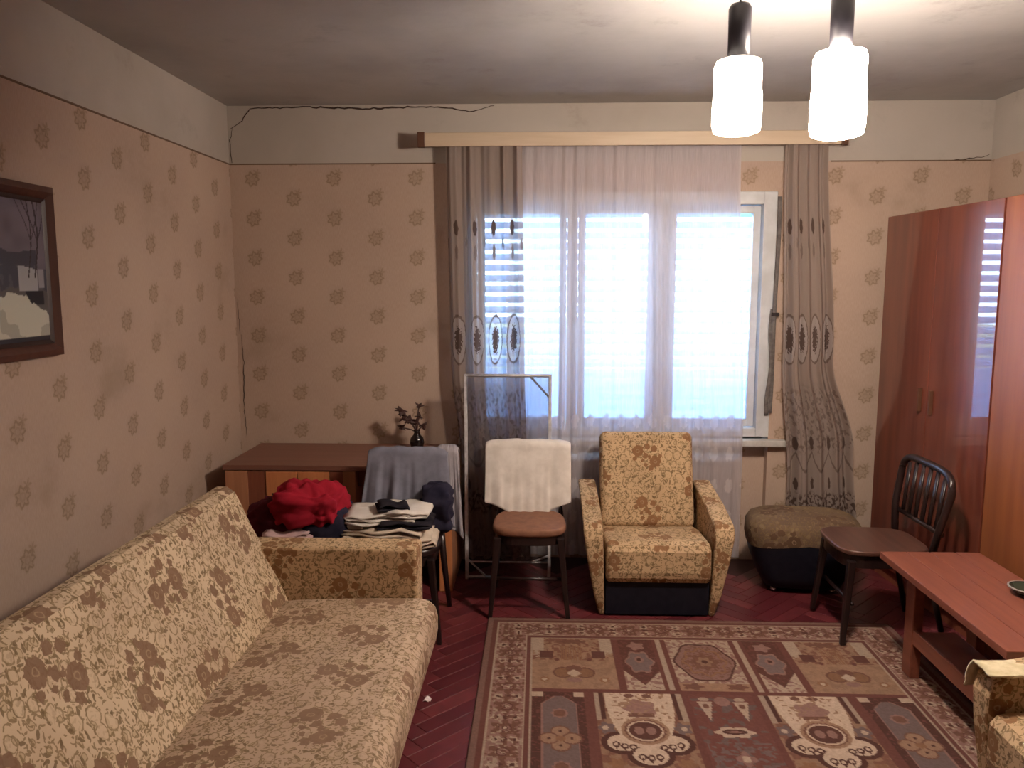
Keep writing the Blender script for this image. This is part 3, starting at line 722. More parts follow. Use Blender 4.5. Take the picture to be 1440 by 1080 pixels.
# ------------------------------------------------------------------ chairs
def chair(loc, rz, label, seat_m, seat_h=0.45, W=0.38, Dp=0.38, back_h=0.80, back='panel', rake=0.05, seat_shape='round', group=None):
    """faces local -y; back at +y"""
    c = tag(empty('chair', loc, rz), label, 'chair', group)
    pts = []
    n = 40
    for k in range(n):
        a = 2 * math.pi * k / n; e = 0.5 if seat_shape != 'round' else 0.62
        x = math.copysign(abs(math.cos(a)) ** e, math.cos(a)) * W / 2; y = math.copysign(abs(math.sin(a)) ** e, math.sin(a)) * Dp / 2
        x *= 1 - 0.10 * (y / (Dp / 2) * .5 + .5)
        pts.append((x, y))
    if seat_shape == 'flat':
        prism('seat', pts, 'Z', seat_h - .022, seat_h, seat_m, c, .007)
    else:
        prism('seat', pts, 'Z', seat_h - .04, seat_h, seat_m, c, .016, 4, True)
    ins = [(x * .92, y * .92) for x, y in pts]
    prism('seat_frame', ins, 'Z', seat_h - .085, seat_h - (.022 if seat_shape == 'flat' else .04), 'chair_dark', c, .004)
    for sx in (-1, 1):
        bar('leg', (sx * W * .50, -Dp * .47, 0), (sx * W * .40, -Dp * .38, seat_h - .05), .036, .036, 'chair_dark', c, .62)
        x0 = sx * W * .42
        tube('leg', [(sx * W * .49, Dp * .62, 0.0), (sx * W * .45, Dp * .50, seat_h * .5), (x0, Dp * .43, seat_h - .03)], [.012, .015, .018], 'chair_dark', c, 8)
        if back != 'bent':
            tube('back_post', [(x0, Dp * .43, seat_h - .03), (x0 * 1.01, Dp * .43 + (Dp * .07 + rake) * .45, seat_h + (back_h - seat_h) * .45), (x0 * 1.02, Dp * .5 + rake, back_h - .02)], [.017, .015, .013], 'chair_dark', c, 8)
    yb = lambda z: Dp * .46 + rake * max(0, (z - seat_h - .1) / (back_h - seat_h - .1)) + .01
    if back == 'panel':
        pr = []
        for k in range(13):
            f = k / 12; pr.append((-W * .45 + W * .9 * f, back_h - .02 + .018 * math.sin(math.pi * f)))
        outline = pr + [(W * .43, back_h - .19), (-W * .43, back_h - .19)]
        o = prism('backrest', outline, 'Y', Dp * .46 + rake * .75 - .010, Dp * .46 + rake * .75 + .012, 'chair_dark', c, .005)
        prism('back_rail', [(-W * .42, seat_h + .06), (W * .42, seat_h + .06), (W * .42, seat_h + .095), (-W * .42, seat_h + .095)], 'Y', Dp * .46, Dp * .46 + .018, 'chair_dark', c, .003)
    elif back == 'bent':
        path = []
        for k in range(25):
            f = k / 24; a = math.pi * f
            x = -W * .60 * math.copysign(abs(math.cos(a)) ** .42, math.cos(a)); zz = back_h - .10 + .10 * math.sin(a) ** .8
            path.append((x, yb(zz), zz))
        path = [(-W * .45, Dp * .43, seat_h - .03), (-W * .55, Dp * .46, seat_h + .12)] + path + [(W * .55, Dp * .46, seat_h + .12), (W * .45, Dp * .43, seat_h - .03)]
        tube('back_frame', path, .017, 'chair_dark', c, 10)
        tube('back_rail', [(-W * .55, yb(seat_h + .09), seat_h + .09), (W * .55, yb(seat_h + .09), seat_h + .09)], .012, 'chair_dark', c, 8)
        for k in range(6):
            x = W * (-.40 + .8 * k / 5); zt = back_h - .012 - .03 * abs(x / (W * .5)) ** 2
            tube('spindle', [(x, yb(seat_h + .09), seat_h + .09), (x * 1.06, yb(zt), zt)], .011, 'chair_dark', c, 8, (1.4, .6))
    for sy in (-.36,):
        tube('stretcher', [(-W * .44, Dp * sy, seat_h * .42), (W * .44, Dp * sy, seat_h * .42)], .009, 'chair_dark', c, 6)
    return c
chair((-0.05, 3.90, 0), 0.0, 'dark wooden chair with tan padded seat under the white cloth', 'tan_seat', .455, .385, .37, .775, 'panel', .09)
chair((-0.665, 3.62, 0), 0.0, 'dark chair beside the sofa arm piled with light folded clothes', 'chair_dark', .445, .42, .40, .79, 'panel', .06)
chair((1.575, 3.665, 0.0137), -math.pi / 2, 'dark bentwood spindle-back chair standing against the red wardrobe', 'stool_top', .435, .40, .42, .80, 'bent', .03, 'flat')
ch4 = chair((-1.15, 3.60, 0), 0.0, 'low dark seat behind the sofa arm under the red clothes', 'chair_dark', .44, .42, .40, .62, 'none', .02)

# cloth over chair backs
def draped(name, xc, w, yc, ztop, r, front, back_, m, label, cat, wrk=.012, seed=0, flare=0.0, side=None, lean=0.0):
    """cloth hung over a chair back: front(u), back_(u) give hanging lengths"""
    def fn(u, v):
        lf, lb = front(u), back_(u); arc = math.pi * r; tot = lf + arc + lb; s = v * tot
        x = xc + (u - .5) * w
        k = noise.noise(Vector((u * 7 + seed, v * 1.2, seed))) + .5 * noise.noise(Vector((u * 16, v * 2, seed + 4)))
        if s < lf:
            d = lf - s; f = d / max(lf, .01); y = yc - r - (k + .9) * wrk * f * 1.6 - .010 * f + lean * d; zz = ztop - r - d
            x += (u - .5) * flare * f + k * .010 * f
        elif s < lf + arc:
            a = (s - lf) / r; y = yc - r * math.cos(a); zz = ztop - r + r * math.sin(a) + .004 * k
        else:
            d = s - lf - arc; y = yc + r + k * wrk * .5 + lean * d; zz = ztop - r - d
        zz += -0.02 * (abs(u - .5) * 2) ** 6
        return (x, y, zz)
    o = sheet(name, fn, 60, 60, m, None, .004)
    return tag(o, label, cat)
draped('white_cloth', -0.062, 0.455, 4.165, 0.815, 0.040, lambda u: .255 + .095 * max(0, math.sin(math.pi * u)) ** .8 - .012 * math.sin(9 * u), lambda u: .22,
       'c_white', 'white cotton cloth draped over the chair back beside the armchair', 'cloth', .010, 2, lean=-.20)
def lg(u): return .20 + .0 * u if u < .80 else .20 + .21 * min(1, (u - .80) / .10)
draped('grey_cardigan', -0.655, 0.40, 3.855, 0.835, 0.036, lambda u: .275 if u < .86 else .275 + .06 * (u - .86) / .14, lambda u: .2,
       'c_grey', 'blue grey cardigan draped over the chair back behind the folded clothes', 'clothing', .026, 7, .07)
draped('light_grey_sleeve_shirt', -0.462, 0.11, 3.875, 0.842, 0.040, lambda u: .30 + .11 * u, lambda u: .15,
       'c_lgrey', 'light grey shirt hanging at the right corner of the chair back with the cardigan', 'clothing', .018, 12, .06)
n_ = blob('navy_trousers', (-0.500, 3.735, .450), (.14, .17, .225), 'c_navy', seed=3, wr=.028, n=56)
tag(n_, 'dark navy bundle of cloth at the right end of the folded clothes', 'clothing')

# folded clothes on the chair beside the sofa arm
fc = [('shirt', (-.695, 3.57, .447), .40, .26, 3, 'c_cream', .05, 1, 'cream folded shirt, lowest of the pile on the chair seat'),
      ('shirt', (-.72, 3.575, .500), .36, .26, 2, 'c_cream', -.08, 5, 'creased cream shirt in the middle of the pile on the chair seat'),
      ('trousers', (-.62, 3.575, .534), .24, .24, 2, 'c_black', .04, 9, 'black folded garment between the cream and white shirts'),
      ('shirt', (-.745, 3.60, .545), .30, .24, 3, 'c_white', .10, 13, 'white folded shirt at the upper left of the pile'),
      ('shirt', (-.635, 3.60, .575), .22, .22, 2, 'c_white', -.04, 17, 'white folded shirt on top of the black garment'),
      ('sock', (-.69, 3.56, .602), .12, .12, 2, 'c_black', .3, 21, 'small black garment lying topmost on the white shirts')]
for nm, c, w, d, L, m, rz, sd, lb in fc:
    tag(folded(nm, c, w, d, L, m, rz, sd), lb, 'clothing')
def flap(u, v):
    return (-.925 + .10 * u + .02 * v, 3.50 - .01 * v, .448 + .085 * v + .03 * u + .006 * math.sin(u * 8 + v * 5))
tag(sheet('shirt_sleeve_scrap', flap, 12, 10, 'c_white', None, .006), 'white cloth corner hanging off the left side of the clothes pile', 'clothing')

# red pile
tag(blob('wine_jacket', (-1.22, 3.60, .44), (.26, .30, .19), 'c_wine', seed=8, wr=.03, n=56), 'dark wine jacket bundled at the left under the red fleece', 'clothing')
tag(blob('navy_sweater', (-0.99, 3.60, .44), (.22, .30, .17), 'c_navy', seed=11, wr=.03), 'navy sweater bundled at the right under the red fleece', 'clothing')
tag(blob('red_fleece', (-1.075, 3.53, .545), (.32, .24, .165), 'c_red', seed=21, wr=.036, n=72), 'bright red fleece heaped behind the sofa arm', 'clothing')
tag(folded('pink_shirt', (-1.13, 3.43, .478), .20, .10, 3, 'c_pink', .1, 31), 'pale pink and white shirt poking out below the red fleece', 'clothing')

# ------------------------------------------------------------------ insect screen frame leaning behind the chair
sf = tag(empty('insect_screen', (-0.17, 4.25, 0)), 'white framed insect screen standing behind the chair with the cloth', 'screen')
x0, x1, zt = -.235, .225, 1.155
for x in (x0, x1): bar('frame_post', (x, 0, 0), (x, .02, zt), .018, .016, 'frame_paint', sf)
tube('frame_rail', [(x0, .02, zt - .008), (x1, .02, zt - .008)], .009, 'frame_paint', sf, 4); tube('frame_rail', [(x0, 0, .012), (x0 + .15, 0, .012)], .009, 'frame_paint', sf, 4)
tube('frame_rail', [(x0, 0.001, .10), (x1, 0.001, .10)], .005, 'frame_paint', sf, 4)
for (a, b) in (((x1 - .11, .02, zt - .01), (x1, .018, zt - .13)), ((x0, .002, .12), (x0 + .11, 0, .012)), ((x1, .002, .14), (x1 - .10, 0, .10))):
    tube('corner_brace', [a, b], .006, 'frame_paint', sf, 4)
box('mesh_panel', x0 + .005, x1 - .005, .009, .0095, .10, zt - .01, 'mesh', sf)

# ------------------------------------------------------------------ armchairs
def arm_prof(hf, hr, D_, yf):
    """side outline (y,z): front rounded, top sloping up to the rear"""
    return [(yf + .035, .0), (yf + .012, .12), (yf, .30), (yf, hf - .07), (yf + .012, hf - .025), (yf + .045, hf), (yf + .25, hf + (hr - hf) * .5), (D_, hr), (D_, .06), (D_ - .04, .0)]
def armchair(loc, rz, label):
    c = tag(empty('armchair', loc, rz), label, 'armchair', )
    # arms: slabs that narrow towards the floor
    for s in (-1, 1):
        bm = bmesh.new(); prof = arm_prof(.475, .555, .62, 0.0)
        W0, W1 = .255, .365
        A = []; B = []
        for (y, z) in prof:
            f = min(1, max(0, (z) / .42)); bulge = f ** .8
            outer = .285 + (.370 - .285) * bulge; inner = .258 + (.272 - .258) * f
            A.append(bm.verts.new((s * inner, y, z))); B.append(bm.verts.new((s * outer, y, z)))
        n = len(prof); bm.faces.new(A); bm.faces.new(B[::-1])
        for i in range(n): bm.faces.new((A[i], B[i], B[(i + 1) % n], A[(i + 1) % n]))
        bmesh.ops.recalc_face_normals(bm, faces=bm.faces[:])
        bmesh.ops.triangulate(bm, faces=[f for f in bm.faces if len(f.verts) > 4])
        es = [e for e in bm.edges if e.is_manifold and e.calc_face_angle(0) > .9]
        bmesh.ops.bevel(bm, geom=es, offset=.018, segments=4, profile=.5, affect='EDGES', clamp_overlap=True)
        from_bm('armrest', bm, 'floral_small', c)
    prism('seat', [(-.005, .21), (-.012, .24), (-.010, .345), (.012, .372), (.05, .382), (.30, .365), (.50, .33), (.50, .17), (.01, .185)], 'X', -.256, .256, 'floral_small', c, .02, 4)
    box('base', -.256, .256, .03, .50, .008, .19, 'leatherette', c, .006)
    # back cushion, leaning
    bm = bmesh.new(); add_box(bm, -.253, .253, -.065, .065, 0, .52, .035, 5)
    for v in bm.verts:
        k = max(0, 1 - (v.co.x / .26) ** 2) * max(0, 1 - ((v.co.z - .26) / .27) ** 2)
        if v.co.y < 0: v.co.y -= .02 * k
    R = Matrix.Rotation(-.30, 4, 'X')
    bmesh.ops.transform(bm, matrix=Matrix.Translation((0, .46, .325)) @ R, verts=bm.verts[:])
    from_bm('back_cushion', bm, 'floral_small', c)
    prism('rear_panel', [(.56, .02), (.575, .02), (.625, .70), (.61, .70)], 'X', -.25, .25, 'leatherette', c, .004)
    return c
armchair((0.585, 3.745, 0), 0.0, 'floral upholstered armchair with dark base in front of the window')
armchair((1.335, 1.985, 0.0137), math.pi / 2 * -1, 'floral armchair cut off at the lower right corner')

# ------------------------------------------------------------------ footstool
fs = tag(empty('footstool', (1.42, 4.19, 0), -0.10), 'dark padded footstool with worn floral top under the right drape', 'footstool')
pts = []
for k in range(48):
    a = 2 * math.pi * k / 48; pts.append((math.copysign(abs(math.cos(a)) ** .5, math.cos(a)), math.copysign(abs(math.sin(a)) ** .55, math.sin(a))))
bm = bmesh.new(); rings = []
for z, sx, sy in ((.03, .175, .10), (.035, .20, .12), (.10, .235, .14), (.20, .272, .165), (.285, .290, .178), (.33, .292, .18)):
    rings.append([bm.verts.new((x * sx, y * sy, z)) for x, y in pts])
for a, b in zip(rings[:-1], rings[1:]):
    for k in range(48): bm.faces.new((a[k], a[(k + 1) % 48], b[(k + 1) % 48], b[k]))
bm.faces.new(rings[0][::-1]); bm.faces.new(rings[-1])
from_bm('body', bm, 'leatherette', fs, True)
bm = bmesh.new(); rings = []
for z, s in ((-.07, 1.0), (-.02, 1.035), (.02, 1.02), (.055, .95), (.075, .80), (.088, .5), (.092, .02)):
    rings.append([bm.verts.new((x * .286 * s, y * .180 * s, .345 + z * .95 + (0 if z > 0 else .03 * (-abs(x) + (y < 0) * .3)))) for x, y in pts])
for a, b in zip(rings[:-1], rings[1:]):
    for k in range(48): bm.faces.new((a[k], a[(k + 1) % 48], b[(k + 1) % 48], b[k]))
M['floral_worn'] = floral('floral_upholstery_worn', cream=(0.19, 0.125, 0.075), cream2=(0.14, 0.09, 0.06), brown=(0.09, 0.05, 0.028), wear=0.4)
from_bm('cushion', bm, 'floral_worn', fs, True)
for x, y in ((-.15, -.07), (.15, -.07), (-.15, .07), (.15, .07)): 
    bm = bmesh.new(); bmesh.ops.create_uvsphere(bm, u_segments=12, v_segments=8, radius=.016, matrix=Matrix.Translation((x, y, .016)))
    from_bm('caster', bm, 'chrome', fs, True)

# ------------------------------------------------------------------ low table at the right
tb = tag(empty('low_table', (1.68, 2.86, 0.0137)), 'long low reddish wooden table in front of the wardrobes', 'table')
y0, y1 = 2.40 - 2.86, 3.335 - 2.86
pw_ = [(-.215, -.105), (-.103, -.005), (-.003, .10), (.102, .205)]
for a, b in pw_: box('top_board', a, b, y0, y1, .457, .487, 'table', tb, .003)
for yy in (3.16 - 2.86, 2.47 - 2.86):
    bm = bmesh.new()
    add_box(bm, -.140, -.098, yy, yy + .075, 0, .47, .004); add_box(bm, .12, .16, yy, yy + .075, 0, .47, .004)
    add_box(bm, -.098, .12, yy + .02, yy + .05, .41, .47, .002)
    from_bm('leg_frame', bm, 'table', tb)
box('shelf', -.125, .035, 2.545 - 2.86, 3.16 - 2.86, .185, .205, 'table', tb, .003)
box('shelf_rail', -.137, -.125, 2.545 - 2.86, 3.16 - 2.86, .150, .212, 'table', tb, .002)
ds = tag(empty('dish', (1.80, 2.86, .5)), 'dark green dish on the low table at the right edge', 'dish')
lathe('bowl', [(.001, .002), (.025, .003), (.045, .012), (.062, .030), (.058, .030), (.042, .016), (.001, .008)], 'dish', ds)
lathe('rim', [(.058, .029), (.064, .030), (.064, .034), (.058, .034)], 'dish_rim', ds)

# ------------------------------------------------------------------ sofa
so = tag(empty('sofa', (-0.75, 1.6, 0)), 'long floral upholstered sofa along the left wall', 'sofa')
sx_, sy_ = 0.75, -1.6; YN = -0.2      # near end, behind the camera's view
def Lp(pts): return [(a + sx_, b) for a, b in pts]
# seat cushion, rounded front edge, fine grid so the print is on real curved cloth
prism('seat', Lp([(-1.00, .25), (-.43, .25), (-.40, .27), (-.393, .31), (-.393, .36), (-.402, .395), (-.425, .418), (-.46, .428), (-.70, .425), (-.95, .415), (-1.02, .405)]), 'Y', YN + sy_, 2.945 + sy_, 'floral_seat', so, .022, 4)
box('base', -1.18 + sx_, -.47 + sx_, YN + .03 + sy_, 2.96 + sy_, .06, .25, 'floral_seat', so, .01)
for x in (-1.12, -.52):
    for y in (YN + .12, 2.85): box('foot', x - .025 + sx_, x + .025 + sx_, y - .025 + sy_, y + .025 + sy_, 0, .06, 'chair_dark', so, .003)
prism('backrest', Lp([(-.985, .39), (-1.03, .50), (-1.075, .58), (-1.135, .70), (-1.175, .795), (-1.195, .835), (-1.225, .855), (-1.262, .855), (-1.295, .835), (-1.315, .79), (-1.32, .60), (-1.29, .30), (-1.05, .30)]), 'Y', YN + sy_, 3.00 + sy_, 'floral', so, .03, 5)
box('armrest', -1.20 + sx_, -.475 + sx_, 2.950 + sy_, 3.085 + sy_, .09, .620, 'floral_small', so, .016, 4)
box('armrest', -1.20 + sx_, -.475 + sx_, YN - .14 + sy_, YN - .005 + sy_, .09, .620, 'floral_small', so, .016, 4)

# ------------------------------------------------------------------ cream throw and cloth on the right armchair
def throw(u, v):
    # hangs over the far arm of the right armchair
    x = 1.325 + .50 * v; prof = [(1.935 + .285 + .01, .50), (2.24, .492), (2.30, .500), (2.345, .492), (2.368, .44), (2.375, .40)]
    f = u * (len(prof) - 1); i = min(int(f), len(prof) - 2); t = f - i
    y = prof[i][0] + (prof[i + 1][0] - prof[i][0]) * t; z = prof[i][1] + (prof[i + 1][1] - prof[i][1]) * t
    return (x + .01 * noise.noise(Vector((u * 6, v * 6, 2))), y, z + .002 + .010 * abs(noise.noise(Vector((u * 8, v * 9, 0)))))
tag(sheet('fleece_throw', throw, 24, 24, 'c_fuzzy', None, .006), 'cream fleece cloth over the arm of the lower right armchair', 'cloth')
def throw2(u, v):
    return (1.325 + .45 * v, 1.74 + .33 * u, .392 - .01 * v + .006 * noise.noise(Vector((u * 9, v * 9, 5))))
tag(sheet('seat_cloth', throw2, 24, 24, 'c_fuzzy', None, .006), 'yellowish cream cloth on the seat of the lower right armchair', 'cloth')

# ------------------------------------------------------------------ rug
RX0, RY1, RW, RL = -0.25, 3.71, 1.94, 2.07
g = 0.0045; nx = int(RW / g); ny = int(RL / g)
xs = np.linspace(0, RW, nx + 1); ys = np.linspace(0, RL, ny + 1)
U, V = np.meshgrid(xs, ys)            # V measured from the far edge
rs = np.random.RandomState(3)
def vnoise(U, V, s, seed):
    r = np.random.RandomState(seed); G = r.rand(256, 256); a = U / s + 7; b = V / s + 7
    i = np.floor(a).astype(int); j = np.floor(b).astype(int); fx = a - i; fy = b - j; fx = fx * fx * (3 - 2 * fx); fy = fy * fy * (3 - 2 * fy)
    q = lambda ii, jj: G[ii % 256, jj % 256]
    return (q(i, j) * (1 - fx) + q(i + 1, j) * fx) * (1 - fy) + (q(i, j + 1) * (1 - fx) + q(i + 1, j + 1) * fx) * fy
DK = np.array((.075, .030, .022)); BR = np.array((.165, .075, .050)); RB = np.array((.135, .050, .038)); TN = np.array((.31, .185, .115))
CR = np.array((.47, .35, .255)); PK = np.array((.26, .145, .115)); GY = np.array((.155, .11, .10)); OC = np.array((.25, .13, .07))
C = np.zeros(U.shape + (3,)); C[:] = RB
def P(mask, col):
    C[mask] = col
E_ = np.minimum(np.minimum(U, RW - U), np.minimum(V, RL - V))   # distance to rug edge
P(E_ < .028, PK * .75); P((E_ >= .028) & (E_ < .053), RB)
P((E_ >= .053) & (E_ < .061), CR * .8)
bd = (E_ >= .061) & (E_ < .190); P(bd, PK * 1.05)
along = np.where((V < .19) | (V > RL - .19), U, V); m_ = (E_ - .125)
# border flowers
P_ = .150; al = (along / P_) % 1 - .5; ax_ = al * P_
rr = np.hypot(ax_, m_); aa = np.arctan2(m_, ax_)
P(bd & (rr < .046 + .012 * np.cos(6 * aa)), BR); P(bd & (rr < .026), RB * .8); P(bd & (np.abs(rr - .016) < .004), PK); P(bd & (rr < .008), CR)
al2 = ((along / P_ + .5) % 1 - .5) * P_; 
for sgn in (-1, 1):
    r2 = np.hypot(al2, m_ - sgn * .035); P(bd & (r2 < .020 + .005 * np.cos(5 * np.arctan2(m_ - sgn * .035, al2))), CR * .9); P(bd & (r2 < .010), DK)
r3 = np.hypot(al2 * 1.2, m_ * 1.6); P(bd & (r3 < .02), DK * 1.2)
vn = vnoise(U, V, .011, 1); P(bd & (vn > .72), BR); P(bd & (vn < .20), CR * .8)
P((E_ >= .190) & (E_ < .197), CR * .85); P((E_ >= .197) & (E_ < .216), RB); P((E_ >= .216) & (E_ < .221), CR * .8)
inn = E_ >= .221
s_ = np.abs(U - RW / 2); sg = np.sign(U - RW / 2)
def rows(b0, b1, flip=False):
    b = (V - b0) / (b1 - b0)
    return (inn & (b >= 0) & (b < 1), 1 - b if flip else b)
n1 = vnoise(U, V, .012, 5); n2 = vnoise(U, V, .022, 9); n3 = vnoise(U, V, .007, 12)
def disk(mask, a, b, ca, cb, ra, rb, col, lobes=0, amp=0., neg=False):
    d = np.hypot((a - ca) / ra, (b - cb) / rb)
    if lobes: d = d - amp * np.cos(lobes * np.arctan2((b - cb) / rb, (a - ca) / ra))
    P(mask & (d < 1), col)
def ring(mask, a, b, ca, cb, ra, rb, col, w=.1, lobes=0, amp=0.):
    d = np.hypot((a - ca) / ra, (b - cb) / rb)
    if lobes: d = d - amp * np.cos(lobes * np.arctan2((b - cb) / rb, (a - ca) / ra))
    P(mask & (np.abs(d - 1) < w), col)
def row1(r, b, H):
    bm_ = b * H                                     # metres from the far edge of the row
    A = r & (s_ > .392); a = (s_ - .571)             # panel A, +-.178
    P(A, TN); P(A & (n2 > .6), TN * .88); up = A & (b < .46)
    P(up & (n1 > .55), BR * 1.2); P(up & (np.abs(a) > .125) & (b < .22 + .2 * n1), CR * .85)
    P(up & (np.abs(np.abs(a) - .115) < .028) & (b > .28) & (b < .42), DK * 1.4)
    P(up & (np.abs(a) < .05) & (b > .16) & (np.abs((a * 90) % 1 - .5) < .22), OC)
    disk(A, a, bm_, 0, .035, .055, .022, BR, 6, .2)
    for sx in (-1, 1):
        disk(A, a, bm_, sx * .047, .325, .038, .042, OC * .9); ring(A, a, bm_, sx * .047, .325, .038, .042, BR, .12)
        disk(A, a, bm_, sx * .125, .385, .020, .022, OC, 8, .15); disk(A, a, bm_, sx * .125, .385, .010, .011, CR)
        disk(A, a, bm_, sx * .07, .21, .010, .014, RB)
    disk(A, a, bm_, 0, .29, .035, .030, BR); disk(A, a, bm_, 0, .33, .026, .026, CR, 4, .15); disk(A, a, bm_, 0, .385, .03, .02, PK)
    B = r & (s_ > .205) & (s_ < .36); a = s_ - .2825
    P(B, DK * 1.3); P(B & (n1 > .7), RB)
    disk(B, a, bm_, 0, .07, .035, .035, PK, 5, .2)
    P(B & (bm_ > .30 + (.075 - np.abs(a)) * 1.6), CR * .9); P(B & (bm_ > .30 + (.075 - np.abs(a)) * 1.6) & (n1 > .6), PK)
    disk(B, a, bm_, 0, .22, .055, .090, GY * 1.1, 6, .12); ring(B, a, bm_, 0, .22, .055, .09, PK, .07, 6, .12); disk(B, a, bm_, 0, .20, .02, .03, PK); disk(B, a, bm_, 0, .20, .01, .015, DK)
    Cc = r & (s_ < .19); a = U - RW / 2
    P(Cc & (s_ > .165), CR * .8); P(Cc & (s_ > .145) & (s_ < .165), RB)
    K = Cc & (s_ < .145); P(K, CR * .85); P(K & (n1 > .55), PK); P(K & (b > .86), TN)
    disk(K, a, bm_, 0, .21, .128, .175, DK, 6, .05); disk(K, a, bm_, 0, .21, .119, .163, PK * .9, 6, .05)
    P(K & (np.hypot(a / .115, (bm_ - .21) / .15) < 1) & (n3 > .55), BR * 1.1); ring(K, a, bm_, 0, .21, .085, .115, OC, .06, 8, .10); disk(K, a, bm_, 0, .21, .055, .07, BR, 8, .12); disk(K, a, bm_, 0, .21, .03, .04, TN * .8, 6, .2); disk(K, a, bm_, 0, .21, .012, .016, DK)
    for sx in (-1, 1): disk(K, a, bm_, sx * .09, .425, .04, .025, BR, 5, .2)
def row2(r, b, H):
    bm_ = b * H
    D = r & (s_ > .54); a = s_ - .640                # +-.095
    P(D, DK); P(D & (n3 > .75), RB)
    oc = np.abs(a) + np.maximum(0, np.abs(bm_ - H / 2) - H / 2 + .085) * .9
    P(D & (oc < .066) & (np.abs(bm_ - H / 2) < H / 2 - .03), GY); P(D & (np.abs(oc - .066) < .003) & (np.abs(bm_ - H / 2) < H / 2 - .03), PK)
    for cx, cy in ((0, -.045), (0, .045), (-.042, 0), (.042, 0)):
        disk(D, a, bm_, cx, H / 2 + cy, .034, .034, TN); ring(D, a, bm_, cx, H / 2 + cy, .034, .034, BR, .1); disk(D, a, bm_, cx, H / 2 + cy, .006, .007, DK)
    disk(D, a, bm_, 0, H / 2, .018, .018, OC)
    for cy in (-.17, .17): disk(D, a, bm_, 0, H / 2 + cy, .032, .032, PK, 8, .1); disk(D, a, bm_, 0, H / 2 + cy, .024, .024, BR)
    cn = D & (np.abs(a) > .06) & (np.abs(bm_ - H / 2) > H / 2 - .035); P(cn, CR)
    E = r & (s_ > .155) & (s_ < .50); a = s_ - .3275  # +-.172
    P(E, TN * .9); P(E & (n2 > .55), BR * 1.2)
    P(E & (np.abs(a) > .152) & (bm_ < .20), CR * .75); P(E & (np.abs(a) > .134) & (np.abs(a) < .152) & (bm_ < .19), DK)
    for sx in (-1, 1): disk(E, a, bm_, sx * .14, .25, .03, .035, GY, 5, .2); disk(E, a, bm_, sx * .145, .25, .012, .014, CR)
    for grow, col in ((.022, DK), (0, CR)):
        col = col * (1.22 if grow == 0 else 1)
        disk(E, a, bm_, -.090, .345, .056 + grow, .05 + grow, col); disk(E, a, bm_, .090, .345, .056 + grow, .05 + grow, col)
        disk(E, a, bm_, 0, .42, .062 + grow, .055 + grow, col)
        P(E & (np.abs(a) < .132 - .04 * np.clip((bm_ - .05) / .25, 0, 1) ** 2 + (grow * .5 if grow and True else 0) * (bm_ > .3)) & (bm_ < .37), col)
    W = E & (np.abs(a) < .11) & (bm_ < .20)
    disk(W, a, bm_, 0, .11, .060, .060, PK * 1.1, 5, .15); P(W & (np.abs(a) < .05) & (bm_ > .145) & (bm_ < .175), BR)
    for sx in (-1, 1): disk(E, a, bm_, sx * .035, .018, .020, .016, BR)
    P(W & (n1 > .75), TN)
    ring(E, a, bm_, 0, .265, .078, .078, TN, .14); disk(E, a, bm_, 0, .265, .060, .058, DK * 1.2); disk(E, a, bm_, -.022, .265, .018, .026, PK); disk(E, a, bm_, .022, .265, .018, .026, PK)
    ring(E, a, bm_, 0, .265, .072, .070, BR, .05, 20, .03)
    for cx, cy in ((-.115, .355), (-.085, .365), (-.055, .37), (.115, .355), (.085, .365), (.055, .37), (-.03, .43), (0, .435), (.03, .43)):
        ring(E, a, bm_, cx, cy, .011, .014, DK, .3); disk(E, a, bm_, cx, cy + .018, .004, .012, DK)
    disk(E, a, bm_, 0, .56, .07, .045, OC, 6, .15); disk(E, a, bm_, 0, .56, .03, .02, CR)
    for sx in (-1, 1): disk(E, a, bm_, sx * .12, .47, .03, .03, OC, 6, .2)
    Fp = r & (s_ < .125); a = U - RW / 2
    P(Fp, RB * 1.15); P(Fp & (n2 > .7), GY * .8)
    for sx in (-1, 1):
        tri = Fp & (np.abs(a - sx * .070) < .030 * (1 - (bm_ - .05) / .14)) & (bm_ > .05) & (bm_ < .19); P(tri, CR * .9); disk(Fp, a, bm_, sx * .07, .085, .012, .016, BR)
        disk(Fp, a, bm_, sx * .07, .035, .022, .014, CR * .8)
    disk(Fp, a, bm_, 0, .05, .030, .035, PK); disk(Fp, a, bm_, 0, .265, .07, .035, CR, 6, .12); disk(Fp, a, bm_, 0, .262, .045, .018, DK); disk(Fp, a, bm_, 0, .262, .03, .006, PK)
    P(Fp & (np.abs(a) < .115 - .0) & (bm_ > .33) & (n1 > .62), GY); disk(Fp, a, bm_, 0, .43, .03, .04, PK, 4, .25); disk(Fp, a, bm_, 0, .43, .015, .02, CR); disk(Fp, a, bm_, 0, .57, .05, .04, PK, 6, .2)
r, b = rows(.221, .681); row1(r, b, .46)
r, b = rows(.711, 1.361); row2(r, b, .65)
r, b = rows(1.389, 1.849, True); row1(r, b, .46)
